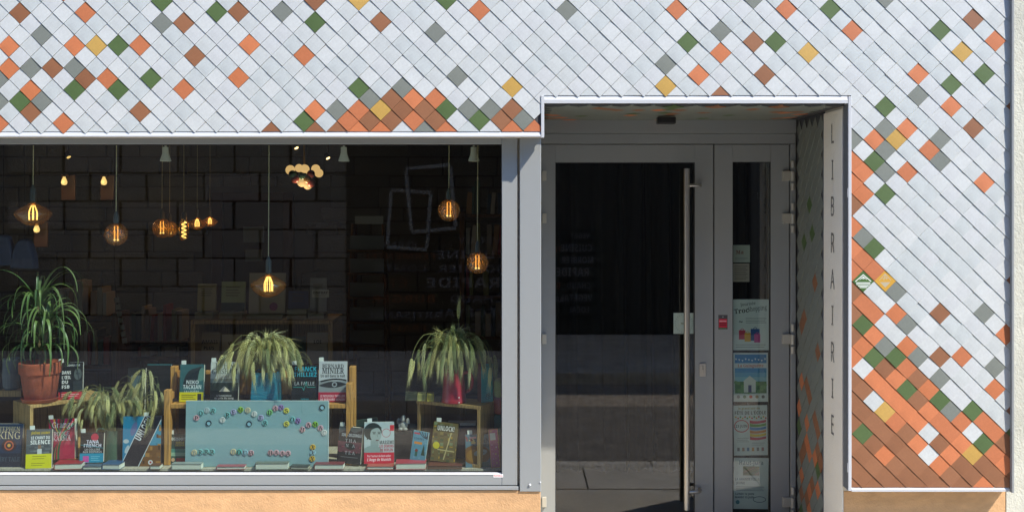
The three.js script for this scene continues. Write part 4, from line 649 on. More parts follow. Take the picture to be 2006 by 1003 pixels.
// ================================================================ GREY BOARD WITH LETTER MAGNETS
const bdZ = -0.2, bdLean = 0.05;
{
  const x0 = X(361, bdZ), x1 = X(641, bdZ), h = Y(787.5, bdZ) - ledge - 0.002, w = x1 - x0;
  const o = thing('message_board', 'blue grey metal board covered with round letter magnets', 'board', [(x0 + x1) / 2, ledge + 0.002, bdZ]); o.rotation.x = -bdLean;
  const face = paint(0.25, 0.42, 0.445, 0.55, { bumpScale: 0.0004, bumpMap: rep(T.grain, 10) });
  mesh('panel', bx(-w / 2, w / 2, 0, h, -0.012, 0, 0.0015), face, o);
  mesh('rim', merge([bx(w / 2 + 0.0005, w / 2 + 0.003, 0, h, -0.014, 0.001), bx(-w / 2, w / 2, h + 0.0005, h + 0.003, -0.014, 0.001)]), std({ color: lin(0.5, 0.66, 0.66), roughness: 0.5 }), o);
  const pal = { p: '#c9a0a8', t: '#79b8b8', g: '#a9bcc0', w: '#c9cdc9', l: '#a8a8c8', m: '#8fc23a', c: '#c8bc92', n: '#7ac07a', u: '#9a80b8', y: '#d2cc5a', a: '#d2ac3a', b: '#90bcca', e: '#4aa8a0', k: '#16242a' };
  const cn = { p: 'pink', t: 'turquoise', g: 'pale grey', w: 'white', l: 'lilac', m: 'lime', c: 'cream', n: 'green', u: 'purple', y: 'yellow', a: 'amber', b: 'light blue', e: 'sea green', k: 'dark' };
  const list = 'P,250,520,p,starting POUR|O,284,482,t,in POUR|U,331,460,g,in POUR|R,381,463,t,ending POUR|T,456,536,w,starting TREMBLER|R,494,497,t,second in TREMBLER|E,543,474,l,third in TREMBLER|M,597,456,m,in TREMBLER|B,655,460,c,in TREMBLER|L,707,490,w,in TREMBLER|E,759,518,l,seventh in TREMBLER|R,792,559,t,ending TREMBLER|D,828,477,n,starting DANS|A,872,445,p,in DANS|N,917,438,u,in DANS|S,960,463,y,ending DANS|S,961,567,y,starting SON|O,1007,531,t,in SON|N,1051,543,u,ending SON|H,1087,610,p,starting HAMAC|A,1135,575,p,second in HAMAC|M,1188,570,m,in HAMAC|A,1230,598,p,fourth in HAMAC|C,1260,635,w,ending HAMAC|B,237,789,c,starting BRRR|R,284,786,t,second in BRRR|R,331,782,t,third in BRRR|R,377,784,t,ending BRRR|B,545,783,c,starting BOUH|O,590,786,e,in BOUH|U,637,790,b,in BOUH|H,685,793,p,ending BOUH|H,838,791,p,starting HAAA|A,884,791,p,second in HAAA|A,931,796,p,third in HAAA|A,976,796,p,ending HAAA|X,1171,748,a,topmost of three X|X,1171,793,b,middle of three X|X,1167,838,a,lowest of three X|*,347,561,k,under POUR|*,666,566,k,under TREMBLER|*,1241,438,k,at the upper corner of the board'.split('|').map((s) => s.split(','));
  const c = document.createElement('canvas'); c.width = 448; c.height = 384; const k = c.getContext('2d'); k.textBaseline = 'middle';
  list.forEach(([ch, , , col], i) => { const cx = (i % 7) * 64, cy = Math.floor(i / 7) * 64; k.fillStyle = pal[col]; k.fillRect(cx, cy, 64, 64); if (ch === '*') { k.fillStyle = '#8fc0d0'; k.beginPath(); k.ellipse(cx + 34, cy + 34, 18, 16, 0.5, 0, 7); k.fill(); } else txt(k, ch, cx + 32, cy + 34, 54, ['U', 'T', 'L', 'C', 'B'].includes(ch) && 'gwc'.includes(col) ? '#84908e' : '#1c2424', 'bold', 'serif'); });
  const t = new THREE.CanvasTexture(c); t.colorSpace = THREE.SRGBColorSpace; const mm = std({ map: t, roughness: 0.55 });
  o.updateMatrixWorld(true);
  list.forEach(([ch, sx, sy, col, where], i) => {
    const r = 0.0148, g = new THREE.CylinderGeometry(r * 0.93, r, 0.004, 22).rotateX(Math.PI / 2), p = g.attributes.position, uv = g.attributes.uv;
    for (let q = 0; q < p.count; q++) uv.setXY(q, ((i % 7) + 0.5 + p.getX(q) / r * 0.42) / 7, 1 - (Math.floor(i / 7) + 0.5 - p.getY(q) / r * 0.42) / 6);
    const m = mesh('letter_magnet', g, mm); const pxx = 320 + sx / 4.013, pyy = 690 + sy / 4.013;
    const local = V(X(pxx, bdZ) - o.position.x, (Y(pyy, bdZ) - o.position.y), 0.0024); m.position.copy(local.applyMatrix4(o.matrixWorld)); m.rotation.set(-bdLean, 0, rr(-0.25, 0.25));
    tag(m, (ch === '*' ? 'round dark magnet with pale blue patch ' : `round ${cn[col]} magnet with letter ${ch} `) + where, 'magnet', 'magnets on the grey board');
  });
}

// ================================================================ PLANTS AND VESSELS
const leafM = [[0.1, 0.19, 0.05], [0.06, 0.13, 0.04], [0.16, 0.25, 0.075], [0.12, 0.18, 0.07]].map((c) => std({ color: lin(...c), roughness: 0.42 }));
function ribbon(L, w, elev, bend, twist) {
  const n = 16, pos = [], idx = []; let p = V(0, 0, 0), a = elev;
  for (let i = 0; i <= n; i++) {
    const t = i / n, hw = w * 0.5 * Math.pow(Math.sin(Math.PI * Math.min(1, 0.12 + 0.88 * (1 - t) * (0.35 + t * 1.2) + 0.02)), 0.6) * (1 - t * 0.72) + 0.0004, ny = Math.cos(a), nx = -Math.sin(a), tw = twist * t;
    const ox = nx * Math.sin(tw) * hw, oy = ny * Math.sin(tw) * hw, oz = Math.cos(tw) * hw;
    pos.push(p.x + ox + nx * hw * 0.35, p.y + oy + ny * hw * 0.35, p.z + oz, p.x, p.y, p.z, p.x - ox + nx * hw * 0.35, p.y - oy + ny * hw * 0.35, p.z - oz);
    p = p.clone().add(V(Math.cos(a) * L / n, Math.sin(a) * L / n, 0)); a -= bend / n * (0.3 + 1.4 * t); if (a < -1.5) a = -1.5;
  }
  for (let i = 0; i < n; i++) for (let j = 0; j < 2; j++) { const q = i * 3 + j; idx.push(q, q + 1, q + 3, q + 1, q + 4, q + 3); }
  const g = new THREE.BufferGeometry(); g.setAttribute('position', new THREE.Float32BufferAttribute(pos, 3)); g.setIndex(idx); g.computeVertexNormals(); return g;
}
{ // terracotta pot and the strap-leaved palm in it
  const z = -0.31, x = X(77, z), r1 = (X(116, z) - X(38, z)) / 2, h = Y(709, z) - shelfY;
  const pot = thing('terracotta_pot', 'terracotta pot with saucer standing on the left crate', 'pot', [x, shelfY + 0.001, z]);
  const terra = std({ map: rep(noiseTex(128, [[9, 1], [40, 0.6], [64, 0.6]], tint(172, 88, 58, 0.4), true), 2), roughness: 0.85 });
  mesh('saucer', lathe([[0.0001, 0], [r1 * 0.82, 0], [r1 * 0.92, 0.02], [r1 * 0.88, 0.02], [r1 * 0.78, 0.006], [0.0001, 0.006]], 40), terra, pot);
  mesh('body', lathe([[0.0001, 0.008], [r1 * 0.74, 0.008], [r1 * 0.92, h * 0.72], [r1, h * 0.725], [r1 * 1.02, h * 0.98], [r1, h], [r1 * 0.92, h], [r1 * 0.88, h * 0.8], [0.0001, h * 0.78]], 44), terra, pot);
  mesh('soil', new THREE.CircleGeometry(r1 * 0.9, 24).rotateX(-Math.PI / 2).translate(0, h * 0.86, 0), std({ color: lin(0.03, 0.022, 0.015), roughness: 1 }), pot);
  const pl = thing('strap_leaf_palm', 'green plant with long arching strap leaves in the terracotta pot', 'plant', [x, shelfY + h * 0.86, z]);
  mesh('stem', tube([V(0, 0, 0), V(0.01, 0.07, 0), V(-0.005, 0.14, 0.01), V(-0.01, Y(600, z) - shelfY - h * 0.86, 0)], 0.014, 14, 8), std({ color: lin(0.16, 0.12, 0.06), roughness: 0.9 }), pl);
  mesh('stem', tube([V(0.01, 0.05, 0), V(0.03, 0.1, 0.02), V(0.045, 0.2, 0.02)], 0.011, 10, 8), std({ color: lin(0.16, 0.12, 0.06), roughness: 0.9 }), pl);
  const vars = Array.from({ length: 12 }, (_, i) => ribbon(rr(0.36, 0.54), rr(0.019, 0.029), rr(0.45, 1.1), rr(2.5, 3.8), rr(-0.5, 0.5)));
  const ros = [[-0.012, Y(596, z) - shelfY - h * 0.86, 0, 30], [0.045, Y(634, z) - shelfY - h * 0.86, 0.02, 30], [0.0, Y(662, z) - shelfY - h * 0.86, 0.01, 26], [0.0, Y(684, z) - shelfY - h * 0.86, 0.01, 22]];
  ros.forEach(([ox, oy, oz, n], ri) => { for (let i = 0; i < n; i++) { const a = i * 2.4 + ri + rr(-0.3, 0.3), m = mesh('leaf', vars[Math.floor(rnd() * 12)], leafM[Math.floor(rnd() * 4)], pl); m.position.set(ox + Math.cos(a) * 0.008, oy + rr(-0.03, 0.02), oz); m.rotation.y = a; const s = rr(0.7, 1.0); const zz = Math.abs(Math.sin(a)); m.scale.set(s * 0.88 * (1 - 0.5 * zz) * (ri === 3 ? 0.9 : 1), s * (ri === 3 ? 0.75 : 1), s); m.rotation.z = ri === 3 ? rr(-0.5, -0.1) : rr(-0.15, 0.15); } });
}
{ // block and grey blue vase left of the terracotta pot
  const z = -0.47, s = (DIST - z) / DIST / PX, b = tag(mesh('wood_block', bx(X(2, z), X(46, z), shelfY + 0.001, shelfY + 0.034, z - 0.04, z + 0.04, 0.003), M.wood), 'flat wooden block under the grey blue vase on the left crate', 'block');
  const v = thing('vase', 'grey blue ribbed vase standing left of the terracotta pot', 'vase', [X(20, z), shelfY + 0.035, z]), h = 60 * s;
  mesh('body', lathe([[0.0001, 0], [12 * s, 0], [15 * s, h * 0.1], [17 * s, h * 0.5], [15.5 * s, h * 0.88], [16 * s, h], [14 * s, h], [13 * s, h * 0.85], [0.0001, h * 0.8]], 18), std({ color: lin(0.13, 0.17, 0.21), roughness: 0.5, flatShading: true }), v); mesh('rim', new THREE.TorusGeometry(15.2 * s, 0.002, 6, 24).rotateX(Math.PI / 2).translate(0, h, 0), std({ color: lin(0.16, 0.2, 0.24), roughness: 0.5 }), v);
}
function stalkGeo(reach, rise, drop, ear) {            // stem and bent-over ear of grass with awns
  const pts = [V(0, 0, 0), V(reach * 0.12, rise * 0.5, 0), V(reach * 0.38, rise * 0.92, 0), V(reach * 0.7, rise, 0), V(reach * 0.95, rise - drop * 0.35, 0), V(reach * 1.05, rise - drop, 0)];
  const cv = new THREE.CatmullRomCurve3(pts), parts = [], col = (g, c) => { const n = g.attributes.position.count, a = new Float32Array(n * 3); for (let i = 0; i < n; i++) { const f = 1 + rr(-0.12, 0.12); a.set([c[0] * f, c[1] * f, c[2] * f], i * 3); } g.setAttribute('color', new THREE.BufferAttribute(a, 3)); return g; };
  const stem = new THREE.TubeGeometry(cv, 14, 0.0011, 4, false).toNonIndexed(); stem.deleteAttribute('uv'); parts.push(col(stem, [0.28, 0.3, 0.12]));
  const len = cv.getLength(), t0 = 1 - ear / len, N = 13, tri = [], awn = [];
  for (let i = 0; i < N; i++) {
    const t = t0 + (1 - t0) * i / N, p = cv.getPointAt(t), d = cv.getTangentAt(t), side = V(-d.y, d.x, 0), up = V(0, 0, 1), w = 0.005 * Math.sin(Math.PI * (0.18 + 0.8 * (i / N))) + 0.0012;
    for (let s = 0; s < 4; s++) {
      const a = s * Math.PI / 2 + i * 0.7, o = side.clone().multiplyScalar(Math.cos(a)).add(up.clone().multiplyScalar(Math.sin(a))), b = p.clone().addScaledVector(o, w * 0.4), mid = p.clone().addScaledVector(d, 0.005).addScaledVector(o, w * 1.7), tip = p.clone().addScaledVector(d, 0.012).addScaledVector(o, w * 1.1), q = d.clone().cross(o).multiplyScalar(w * 0.62);
      const l = mid.clone().add(q), r = mid.clone().sub(q);
      tri.push(b, l, tip, b, tip, r, b, r, l);
      if ((s + i) % 3) { const e = p.clone().addScaledVector(d, rr(0.04, 0.075)).addScaledVector(o, rr(0.008, 0.022)).add(V(0, -0.006, 0)), qq = q.clone().multiplyScalar(0.2); awn.push(tip.clone().add(qq), tip.clone().sub(qq), e); }
    }
  }
  for (const [l, c] of [[tri, [0.58, 0.58, 0.3]], [awn, [0.62, 0.6, 0.33]]]) { const g = new THREE.BufferGeometry(); g.setAttribute('position', new THREE.Float32BufferAttribute(l.flatMap((v) => [v.x, v.y, v.z]), 3)); g.computeVertexNormals(); parts.push(col(g, c)); }
  return mergeGeometries(parts);
}
const grassM = [[1, 1, 1], [0.52, 0.6, 0.48], [1.32, 1.28, 1.15], [0.8, 0.74, 0.55]].map((c) => std({ color: lin(...c), vertexColors: true, roughness: 0.75 }));
const stalks = [[0.1, 0.17, 0.07], [0.15, 0.165, 0.1], [0.19, 0.15, 0.14], [0.2, 0.12, 0.15], [0.12, 0.2, 0.09], [0.17, 0.19, 0.13], [0.06, 0.19, 0.05], [0.21, 0.17, 0.18], [0.13, 0.13, 0.12], [0.09, 0.12, 0.1]].map(([a, b, c]) => stalkGeo(a, b, c, rr(0.075, 0.1)));
const tall = [[0.12, 0.3, 0.09], [0.18, 0.27, 0.12], [0.22, 0.24, 0.13], [0.2, 0.31, 0.12], [0.15, 0.25, 0.1], [0.24, 0.2, 0.11], [0.1, 0.24, 0.1]].map(([a, b, c]) => stalkGeo(a, b, c, rr(0.075, 0.1)));
function grass(label, pos, n, sx, sy, lean, set = stalks) {
  const o = thing('dried_grass', label, 'plant', pos);
  for (let i = 0; i < n; i++) {
    const a = i * 2.39996 + rr(-0.2, 0.2), m = mesh('stalk', set[Math.floor(rnd() * set.length)], grassM[Math.floor(rnd() * 4)], o), side = Math.abs(Math.cos(a));
    const s = rr(0.62, 1.12), zf = Math.sin(a) < 0 ? 0.62 : 0.75;
    m.rotation.order = 'YXZ'; m.rotation.y = a; m.rotation.z = rr(-0.2, 0.3); m.position.set(rr(-0.022, 0.022), rr(-0.02, 0), rr(-0.018, 0.018)); m.scale.set(s * sx * (0.42 + 0.58 * side) * (side < 0.4 ? zf : 1), s * sy, s);
    if (lean) m.position.x += lean * rr(0, 1);
  }
  return o;
}
{ // blue pot on the bench
  const z = -0.315, x = X(522, z), w = (X(548, z) - X(496, z)) / 2, h = Y(728, z) - shelfY;
  const p = thing('blue_pot', 'turquoise square pot on the bench holding dried grass', 'pot', [x, shelfY + 0.001, z]);
  const bm = std({ color: lin(0.02, 0.2, 0.29), roughness: 0.35, bumpMap: rep(T.dents, 3), bumpScale: 0.004 });
  const g = new THREE.CylinderGeometry(w * 1.25, w * 1.42, h, 4, 3, true).rotateY(Math.PI / 4).translate(0, h / 2, 0); mesh('wall', g.toNonIndexed(), bm, p); p.children[0].geometry.computeVertexNormals();
  mesh('rim', new THREE.TorusGeometry(w * 1.22, 0.003, 6, 4).rotateX(Math.PI / 2).rotateY(Math.PI / 4).translate(0, h, 0), bm, p); mesh('bottom', bx(-w * 0.9, w * 0.9, 0, 0.004, -w * 0.9, w * 0.9), bm, p);
  grass('dried wheat grass drooping from the turquoise pot on the bench', [x, shelfY + h * 0.93, z], 125, 1.22, 0.98, 0);
}
{ // red jug on the right crate
  const z = -0.285, x = X(889, z), s = (DIST - z) / DIST / PX, h = Y(722, z) - shelfY - 0.001;
  const p = thing('red_jug', 'red enamel jug with side handle on the right crate', 'jug', [x, shelfY + 0.001, z]);
  const rm = new THREE.MeshPhysicalMaterial({ color: lin(0.38, 0.018, 0.04), roughness: 0.3, clearcoat: 0.5, clearcoatRoughness: 0.15 });
  mesh('body', lathe([[0.0001, 0], [24.5 * s, 0], [25 * s, 0.004], [24 * s, 0.02], [23.4 * s, 0.024], [22 * s, h * 0.45], [19.5 * s, h * 0.8], [18.6 * s, h * 0.96], [20 * s, h], [18.6 * s, h], [17 * s, h * 0.9], [0.0001, h * 0.85]], 40), rm, p);
  mesh('handle', tube([V(19 * s, h * 0.86, 0), V(30 * s, h * 0.9, 0.01), V(36 * s, h * 0.7, 0.012), V(33 * s, h * 0.42, 0.01), V(22 * s, h * 0.28, 0)], 0.0085, 22, 10), rm, p);
  for (const yy of [0.17, 0.02]) mesh('rivet', new THREE.SphereGeometry(0.004, 12, 8).translate(11 * s, h * yy + 0.004, 22.6 * s), M.paper, p);
  grass('dried wheat grass drooping from the red jug', [x, shelfY + h * 0.93, z], 125, 1.05, 1.12, 0);
  const up = thing('wheat_stalk', 'single upright wheat stalk rising above the red jug grass', 'plant', [X(897, z), shelfY + h * 0.9, z]);
  const g2 = stalkGeo(0.012, Y(592, z) - shelfY - h * 0.9, 0.001, 0.09); mesh('stalk', g2, grassM[2], up);
}
{ // green watering can with grass
  const z = -0.29, x = X(223, z), s = (DIST - z) / DIST / PX, h = Y(842, z) - ledge;
  const p = thing('green_can', 'green metal watering can with wire handle holding tilted grass', 'watering can', [x, ledge + 0.001, z]);
  const gm = std({ color: lin(0.06, 0.12, 0.075), roughness: 0.45 });
  mesh('body', lathe([[0.0001, 0], [21 * s, 0], [21 * s, 0.004], [16 * s, h * 0.9], [16.4 * s, h], [15 * s, h], [14 * s, h * 0.85], [0.0001, h * 0.8]], 30), gm, p);
  mesh('handle', tube([V(-14 * s, h * 0.22, 0.01), V(-24 * s, h * 0.5, 0.02), V(-33 * s, h * 0.82, 0.02), V(-31 * s, h * 1.02, 0.02), V(-22 * s, h * 1.04, 0.01), V(-15 * s, h * 0.88, 0)], 0.0035, 24, 8), std({ color: lin(0.16, 0.3, 0.2), roughness: 0.4 }), p);
  mesh('spout', tube([V(15 * s, h * 0.2, -0.01), V(26 * s, h * 0.6, -0.03), V(38 * s, h * 0.95, -0.05)], 0.007, 12, 8), gm, p);
  grass('dried wheat grass spilling sideways from the green can', [x - 0.01, ledge + h * 0.96, z], 85, 0.95, 0.78, -0.05, tall);
  const t = grass('dried wheat grass leaning towards the bench post above the green can', [x + 0.045, ledge + h * 0.98, z - 0.02], 55, 0.8, 1.02, 0.05, tall); t.rotation.z = -0.24;
}
// ---- small things about the crates
{
  const gb = (px0, px1, py0, py1, z, m, label, turn) => { const o = mesh('small_box', new RoundedBoxGeometry(X(px1, z) - X(px0, z), Y(py0, z) - Y(py1, z), 0.05, 2, 0.0015), m); o.position.set(X((px0 + px1) / 2, z), shelfY + (Y(py0, z) - Y(py1, z)) / 2 + 0.001, z); o.rotation.y = turn; tag(o, label, 'box'); };
  const dm = (a, b) => printMat(96, 48, (k) => { fill(k, a, 96, 48); k.fillStyle = b; for (let i = 0; i < 9; i++) k.fillRect(8 + i * 9, 8, 4, 30); });
  gb(794, 817, 769, 784, -0.345, dm('#6f7452', '#3f4434'), 'flat olive box overhanging the edge of the right crate', 0.05); gb(818, 834, 770, 785, -0.33, dm('#b8b56a', '#4a4a2c'), 'pale yellow striped box on the right crate', 0); gb(836, 850, 770, 785, -0.32, dm('#a8a034', '#5a4f20'), 'olive yellow box next to the striped box', 0.06); gb(852, 868, 771, 784, -0.31, dm('#23221e', '#5a4630'), 'black small box beside the red jug', -0.05);
  // cherub figurine
  const z = -0.34, o = thing('figurine', 'small pale stone cherub seated between bench and right crate', 'figurine', [X(789, z), ledge + 0.155, z]);
  const sm = std({ color: lin(0.4, 0.4, 0.37), roughness: 0.8 });
  const sph = (x, y, zz, r, sx = 1, sy = 1, sz = 1) => new THREE.SphereGeometry(r, 14, 10).scale(sx, sy, sz).translate(x, y, zz);
  mesh('body', merge([sph(0, 0.026, 0, 0.02, 1, 1.25, 0.9), sph(-0.012, 0.012, 0.014, 0.01, 1.3, 0.9, 1.4), sph(0.013, 0.012, 0.014, 0.01, 1.3, 0.9, 1.4), sph(-0.02, 0.03, 0.008, 0.007, 0.8, 1.8, 0.8), sph(0.02, 0.032, 0.008, 0.007, 0.8, 1.8, 0.8)]), sm, o);
  mesh('head', merge([sph(0, 0.06, 0.004, 0.0145), sph(0.002, 0.071, 0, 0.011), sph(0, 0.058, 0.018, 0.003)]), sm, o); mesh('wing', sph(-0.024, 0.045, -0.012, 0.013, 0.8, 1.5, 0.35), sm, o); mesh('wing', sph(0.024, 0.045, -0.012, 0.013, 0.8, 1.5, 0.35), sm, o);
  const bl = thing('plinth_block', 'dark block carrying the stone cherub', 'block', [X(789, z), ledge + 0.001, z]); mesh('body', bx(-0.05, 0.05, 0, 0.153, -0.04, 0.04, 0.004), std({ color: lin(0.03, 0.03, 0.032), roughness: 0.6 }), bl);
  // blue carton with white lid and soft toys inside the right crate
  const zc = -0.335, t = thing('carton', 'dark blue carton with white lid inside the right crate', 'box', [X(905, zc), ledge + 0.018, zc]); mesh('body', bx(-0.07, 0.07, 0, 0.17, -0.03, 0.03, 0.003), std({ color: lin(0.02, 0.04, 0.12), roughness: 0.5 }), t); mesh('lid', bx(-0.073, 0.073, 0.171, 0.186, -0.033, 0.033, 0.003), std({ color: lin(0.5, 0.55, 0.6), roughness: 0.5 }), t);
  const zt = -0.335, ty = thing('soft_toy', 'small red, blue and green soft toy in the right crate', 'toy', [X(862, zt), ledge + 0.13, zt]); const bb2 = thing('toy_stand', 'brown box under the soft toy in the right crate', 'box', [X(862, zt), ledge + 0.018, zt]); mesh('body', bx(-0.03, 0.04, 0, 0.111, -0.03, 0.03, 0.003), M.woodDark, bb2);
  mesh('body', sph(0, 0.028, 0, 0.02, 0.8, 1.4, 0.8), std({ color: lin(0.35, 0.06, 0.03), roughness: 0.9 }), ty); mesh('head', sph(0.008, 0.062, 0, 0.016, 1.3, 0.7, 1), std({ color: lin(0.03, 0.09, 0.2), roughness: 0.9 }), ty); mesh('tail', sph(0.038, 0.02, 0.004, 0.018, 1.3, 0.7, 0.8), std({ color: lin(0.16, 0.24, 0.05), roughness: 0.9 }), ty);
  // stack at the far right behind the crate: green cushion toy, red tin, turquoise tin
  const ze = -0.3, xs = X(980, ze); const st = (n, y0, y1, c, label, cat) => { const o2 = mesh(n, lathe([[0.0001, 0], [0.03, 0], [0.033, 0.006], [0.033, (y1 - y0) * 0.8], [0.028, (y1 - y0) * 0.97], [0.0001, y1 - y0]], 24), std({ color: lin(...c), roughness: 0.5 })); o2.position.set(xs, y0, ze); tag(o2, label, cat); };
  const l0 = ledge + 0.001, l1 = Y(850, ze), l2 = Y(810, ze), l3 = Y(777, ze);
  st('jar', l0, l1, [0.45, 0.22, 0.25], 'pink jar lowest in the stack by the window jamb', 'jar'); st('tin', l1 + 0.001, l2, [0.03, 0.2, 0.17], 'turquoise tin under the red tin by the window jamb', 'tin'); st('tin', l2 + 0.001, l3, [0.3, 0.03, 0.05], 'red tin under the yellow green jar by the window jamb', 'tin'); st('jar', l3 + 0.001, Y(742, ze), [0.28, 0.3, 0.08], 'yellow green jar topmost in the stack by the window jamb', 'jar');
}

// ================================================================ PENDANT BULBS AND LAMPS
const lampGroup = 'filament pendant bulbs in the window';
function pendant(label, kind, px, py, z, cableTop, s0 = 1, lit = 0.012) {
  const s = (DIST - z) / DIST / PX * s0, x = X(px, z), y = Y(py, z), o = thing('pendant_bulb', label, 'lamp', [x, y, z], lampGroup);
  const cableY = cableTop - y, sh = kind === 'globe' ? 45 : 57, st = kind === 'globe' ? 22 : 24;
  mesh('cable', tube([V(0, cableY, 0), V(0.003 * s0, cableY * 0.6 + sh * s * 0.4, 0), V(0, sh * s, 0)], 0.0022 * s0, 16, 6), M.cable, o);
  mesh('socket', lathe([[0.0001, sh * s], [2 * s, sh * s], [3.5 * s, (sh - 5) * s], [5.6 * s, (sh - 9) * s], [5.8 * s, st * s], [4.6 * s, st * s], [0.0001, st * s]], 20), M.socket, o);
  mesh('cap', lathe([[0.0001, st * s], [5 * s, (st - 0.5) * s], [5 * s, (st - 5) * s], [0.0001, (st - 6) * s]], 18), M.brass, o);
  const prof = kind === 'globe' ? Array.from({ length: 20 }, (_, i) => { const a = Math.PI * i / 19; return [Math.max(0.0001, Math.sin(a) * 22.5 * s), -Math.cos(a) * 22.5 * s]; }) : [[0.0001, -24], [8, -23], [18, -19], [29, -11], [34.5, -2], [35, 1], [33, 5], [24, 11], [13, 17], [7, 20], [5, 22]].map(([r, q]) => [Math.max(0.0001, r * s), q * s]);
  const gm = kind === 'globe' ? bulbFacet : M.bulb;
  mesh('glass_bulb', lathe(prof, kind === 'globe' ? 30 : 36), gm, o);
  const fil = [];
  if (kind === 'globe') for (const dx of [-3.2, 3.2]) { fil.push(new THREE.CylinderGeometry(1.1 * s, 1.1 * s, 26 * s, 6).translate(dx * s, 3 * s, 0)); } else for (let i = 0; i < 6; i++) { const a = i / 6 * 6.283; fil.push(tube([V(Math.cos(a) * 3 * s, 17 * s, Math.sin(a) * 3 * s), V(Math.cos(a) * 8 * s, 4 * s, Math.sin(a) * 8 * s), V(Math.cos(a) * 8 * s, -12 * s, Math.sin(a) * 8 * s)], 0.9 * s, 8, 5)); }
  mesh('filament', merge(fil), kind === 'globe' ? M.filament : M.filamentHot, o);
  if (kind === 'globe') mesh('filament_tip', merge([-3.2, 3.2].map((dx) => new THREE.SphereGeometry(2 * s, 8, 6).translate(dx * s, -11 * s, 0))), M.filamentHot, o);
  const L = new THREE.PointLight(0xffa040, lit, 6, 2); L.name = 'bulb_light'; L.shadow.radius = 1; L.castShadow = true; L.position.set(0, 0, 0); o.add(L);
  return o;
}
const bulbFacet = new THREE.MeshPhysicalMaterial({ color: lin(0.6, 0.52, 0.34), transmission: 0.92, roughness: 0.12, thickness: 0, ior: 1.9, bumpMap: rep(noiseTex(128, [[22, 1], [40, 0.5]], gray), 2, 1), bumpScale: 0.004 });
const ctop = 2.74;
pendant('wide saucer shaped filament bulb hanging above the strap leaf palm', 'ufo', 63, 419, -0.4, ctop, 1);
pendant('dimpled globe bulb on a cord between the palm and a small shop spotlight', 'globe', 226, 459, -0.36, ctop, 1);
pendant('wide saucer shaped filament bulb hanging low above the turquoise pot', 'ufo', 525, 559, -0.4, ctop, 1);
pendant('dimpled globe bulb hanging higher of the two near the window post', 'globe', 879, 412, -0.36, ctop, 0.97);
pendant('dimpled globe bulb hanging lower of the two near the window post', 'globe', 935, 515, -0.33, ctop, 0.95);
pendant('far globe bulb with double filament in the row at the back of the shop', 'globe', 316, 447, -2.6, ctop, 0.85, 0.02);
pendant('far globe bulb beside the spiral bulb at the back of the shop', 'globe', 331, 449, -2.9, ctop, 0.72, 0.02);
pendant('far saucer bulb next to the spiral bulb at the back of the shop', 'ufo', 385, 438, -2.6, ctop, 0.52, 0.02);
pendant('farthest small saucer bulb ending the row at the back of the shop', 'ufo', 410, 434, -2.9, ctop, 0.42, 0.02);
{ // spiral bulb
  const z = -2.5, s = (DIST - z) / DIST / PX, o = thing('spiral_bulb', 'tall spiral filament bulb in the row at the back of the shop', 'lamp', [X(359, z), Y(447, z), z], lampGroup);
  mesh('cable', tube([V(0, ctop - Y(447, z), 0), V(0, 30 * s, 0)], 0.002, 4, 5), M.cable, o); mesh('socket', lathe([[0.0001, 32 * s], [5 * s, 30 * s], [5.5 * s, 18 * s], [0.0001, 18 * s]], 14), M.socket, o);
  mesh('glass_bulb', lathe([[0.0001, -24], [6, -22], [9, -14], [9, 8], [5, 18]].map(([a, b]) => [a * s || 0.0001, b * s]), 20), M.bulb, o);
  mesh('filament', tube(Array.from({ length: 30 }, (_, i) => V(Math.cos(i * 0.9) * 4 * s, (-19 + i * 1.1) * s, Math.sin(i * 0.9) * 4 * s)), 1.0 * s, 90, 5), M.filamentHot, o);
}
for (const [px, py, lb] of [[124, 356, 'bare glowing bulb on copper wall plate, nearer the palm'], [202, 356, 'bare glowing bulb on copper wall plate, nearer the dimpled globe'], [70, 449, 'bare glowing bulb on copper wall plate just under the saucer bulb']]) {
  const z = -4.6, s = (DIST - z) / DIST / PX, o = thing('wall_lamp', lb, 'lamp', [X(px, z), Y(py, z), z]);
  mesh('back_plate', bx(-14 * s, 14 * s, -36 * s, 14 * s, -0.1, -0.085, 0.006), std({ color: lin(0.1, 0.05, 0.025), roughness: 0.5 }), o); mesh('arm', tube([V(0, 12 * s, -0.085), V(0, 13 * s, -0.04), V(0, 9 * s, 0)], 0.01, 10, 6), M.brass, o);
  mesh('bulb', lathe([[0.0001, -7], [4.5, -5.5], [6, -1], [4.5, 4], [2.6, 8], [2.4, 10]].map(([a, b]) => [a * s || 0.0001, b * s]), 18), M.glow, o);
  const L = new THREE.PointLight(0xffcf9a, 0.07, 6, 2); L.name = 'bulb_light'; L.position.set(0, -1 * s, 8 * s); L.castShadow = true; o.add(L);
}
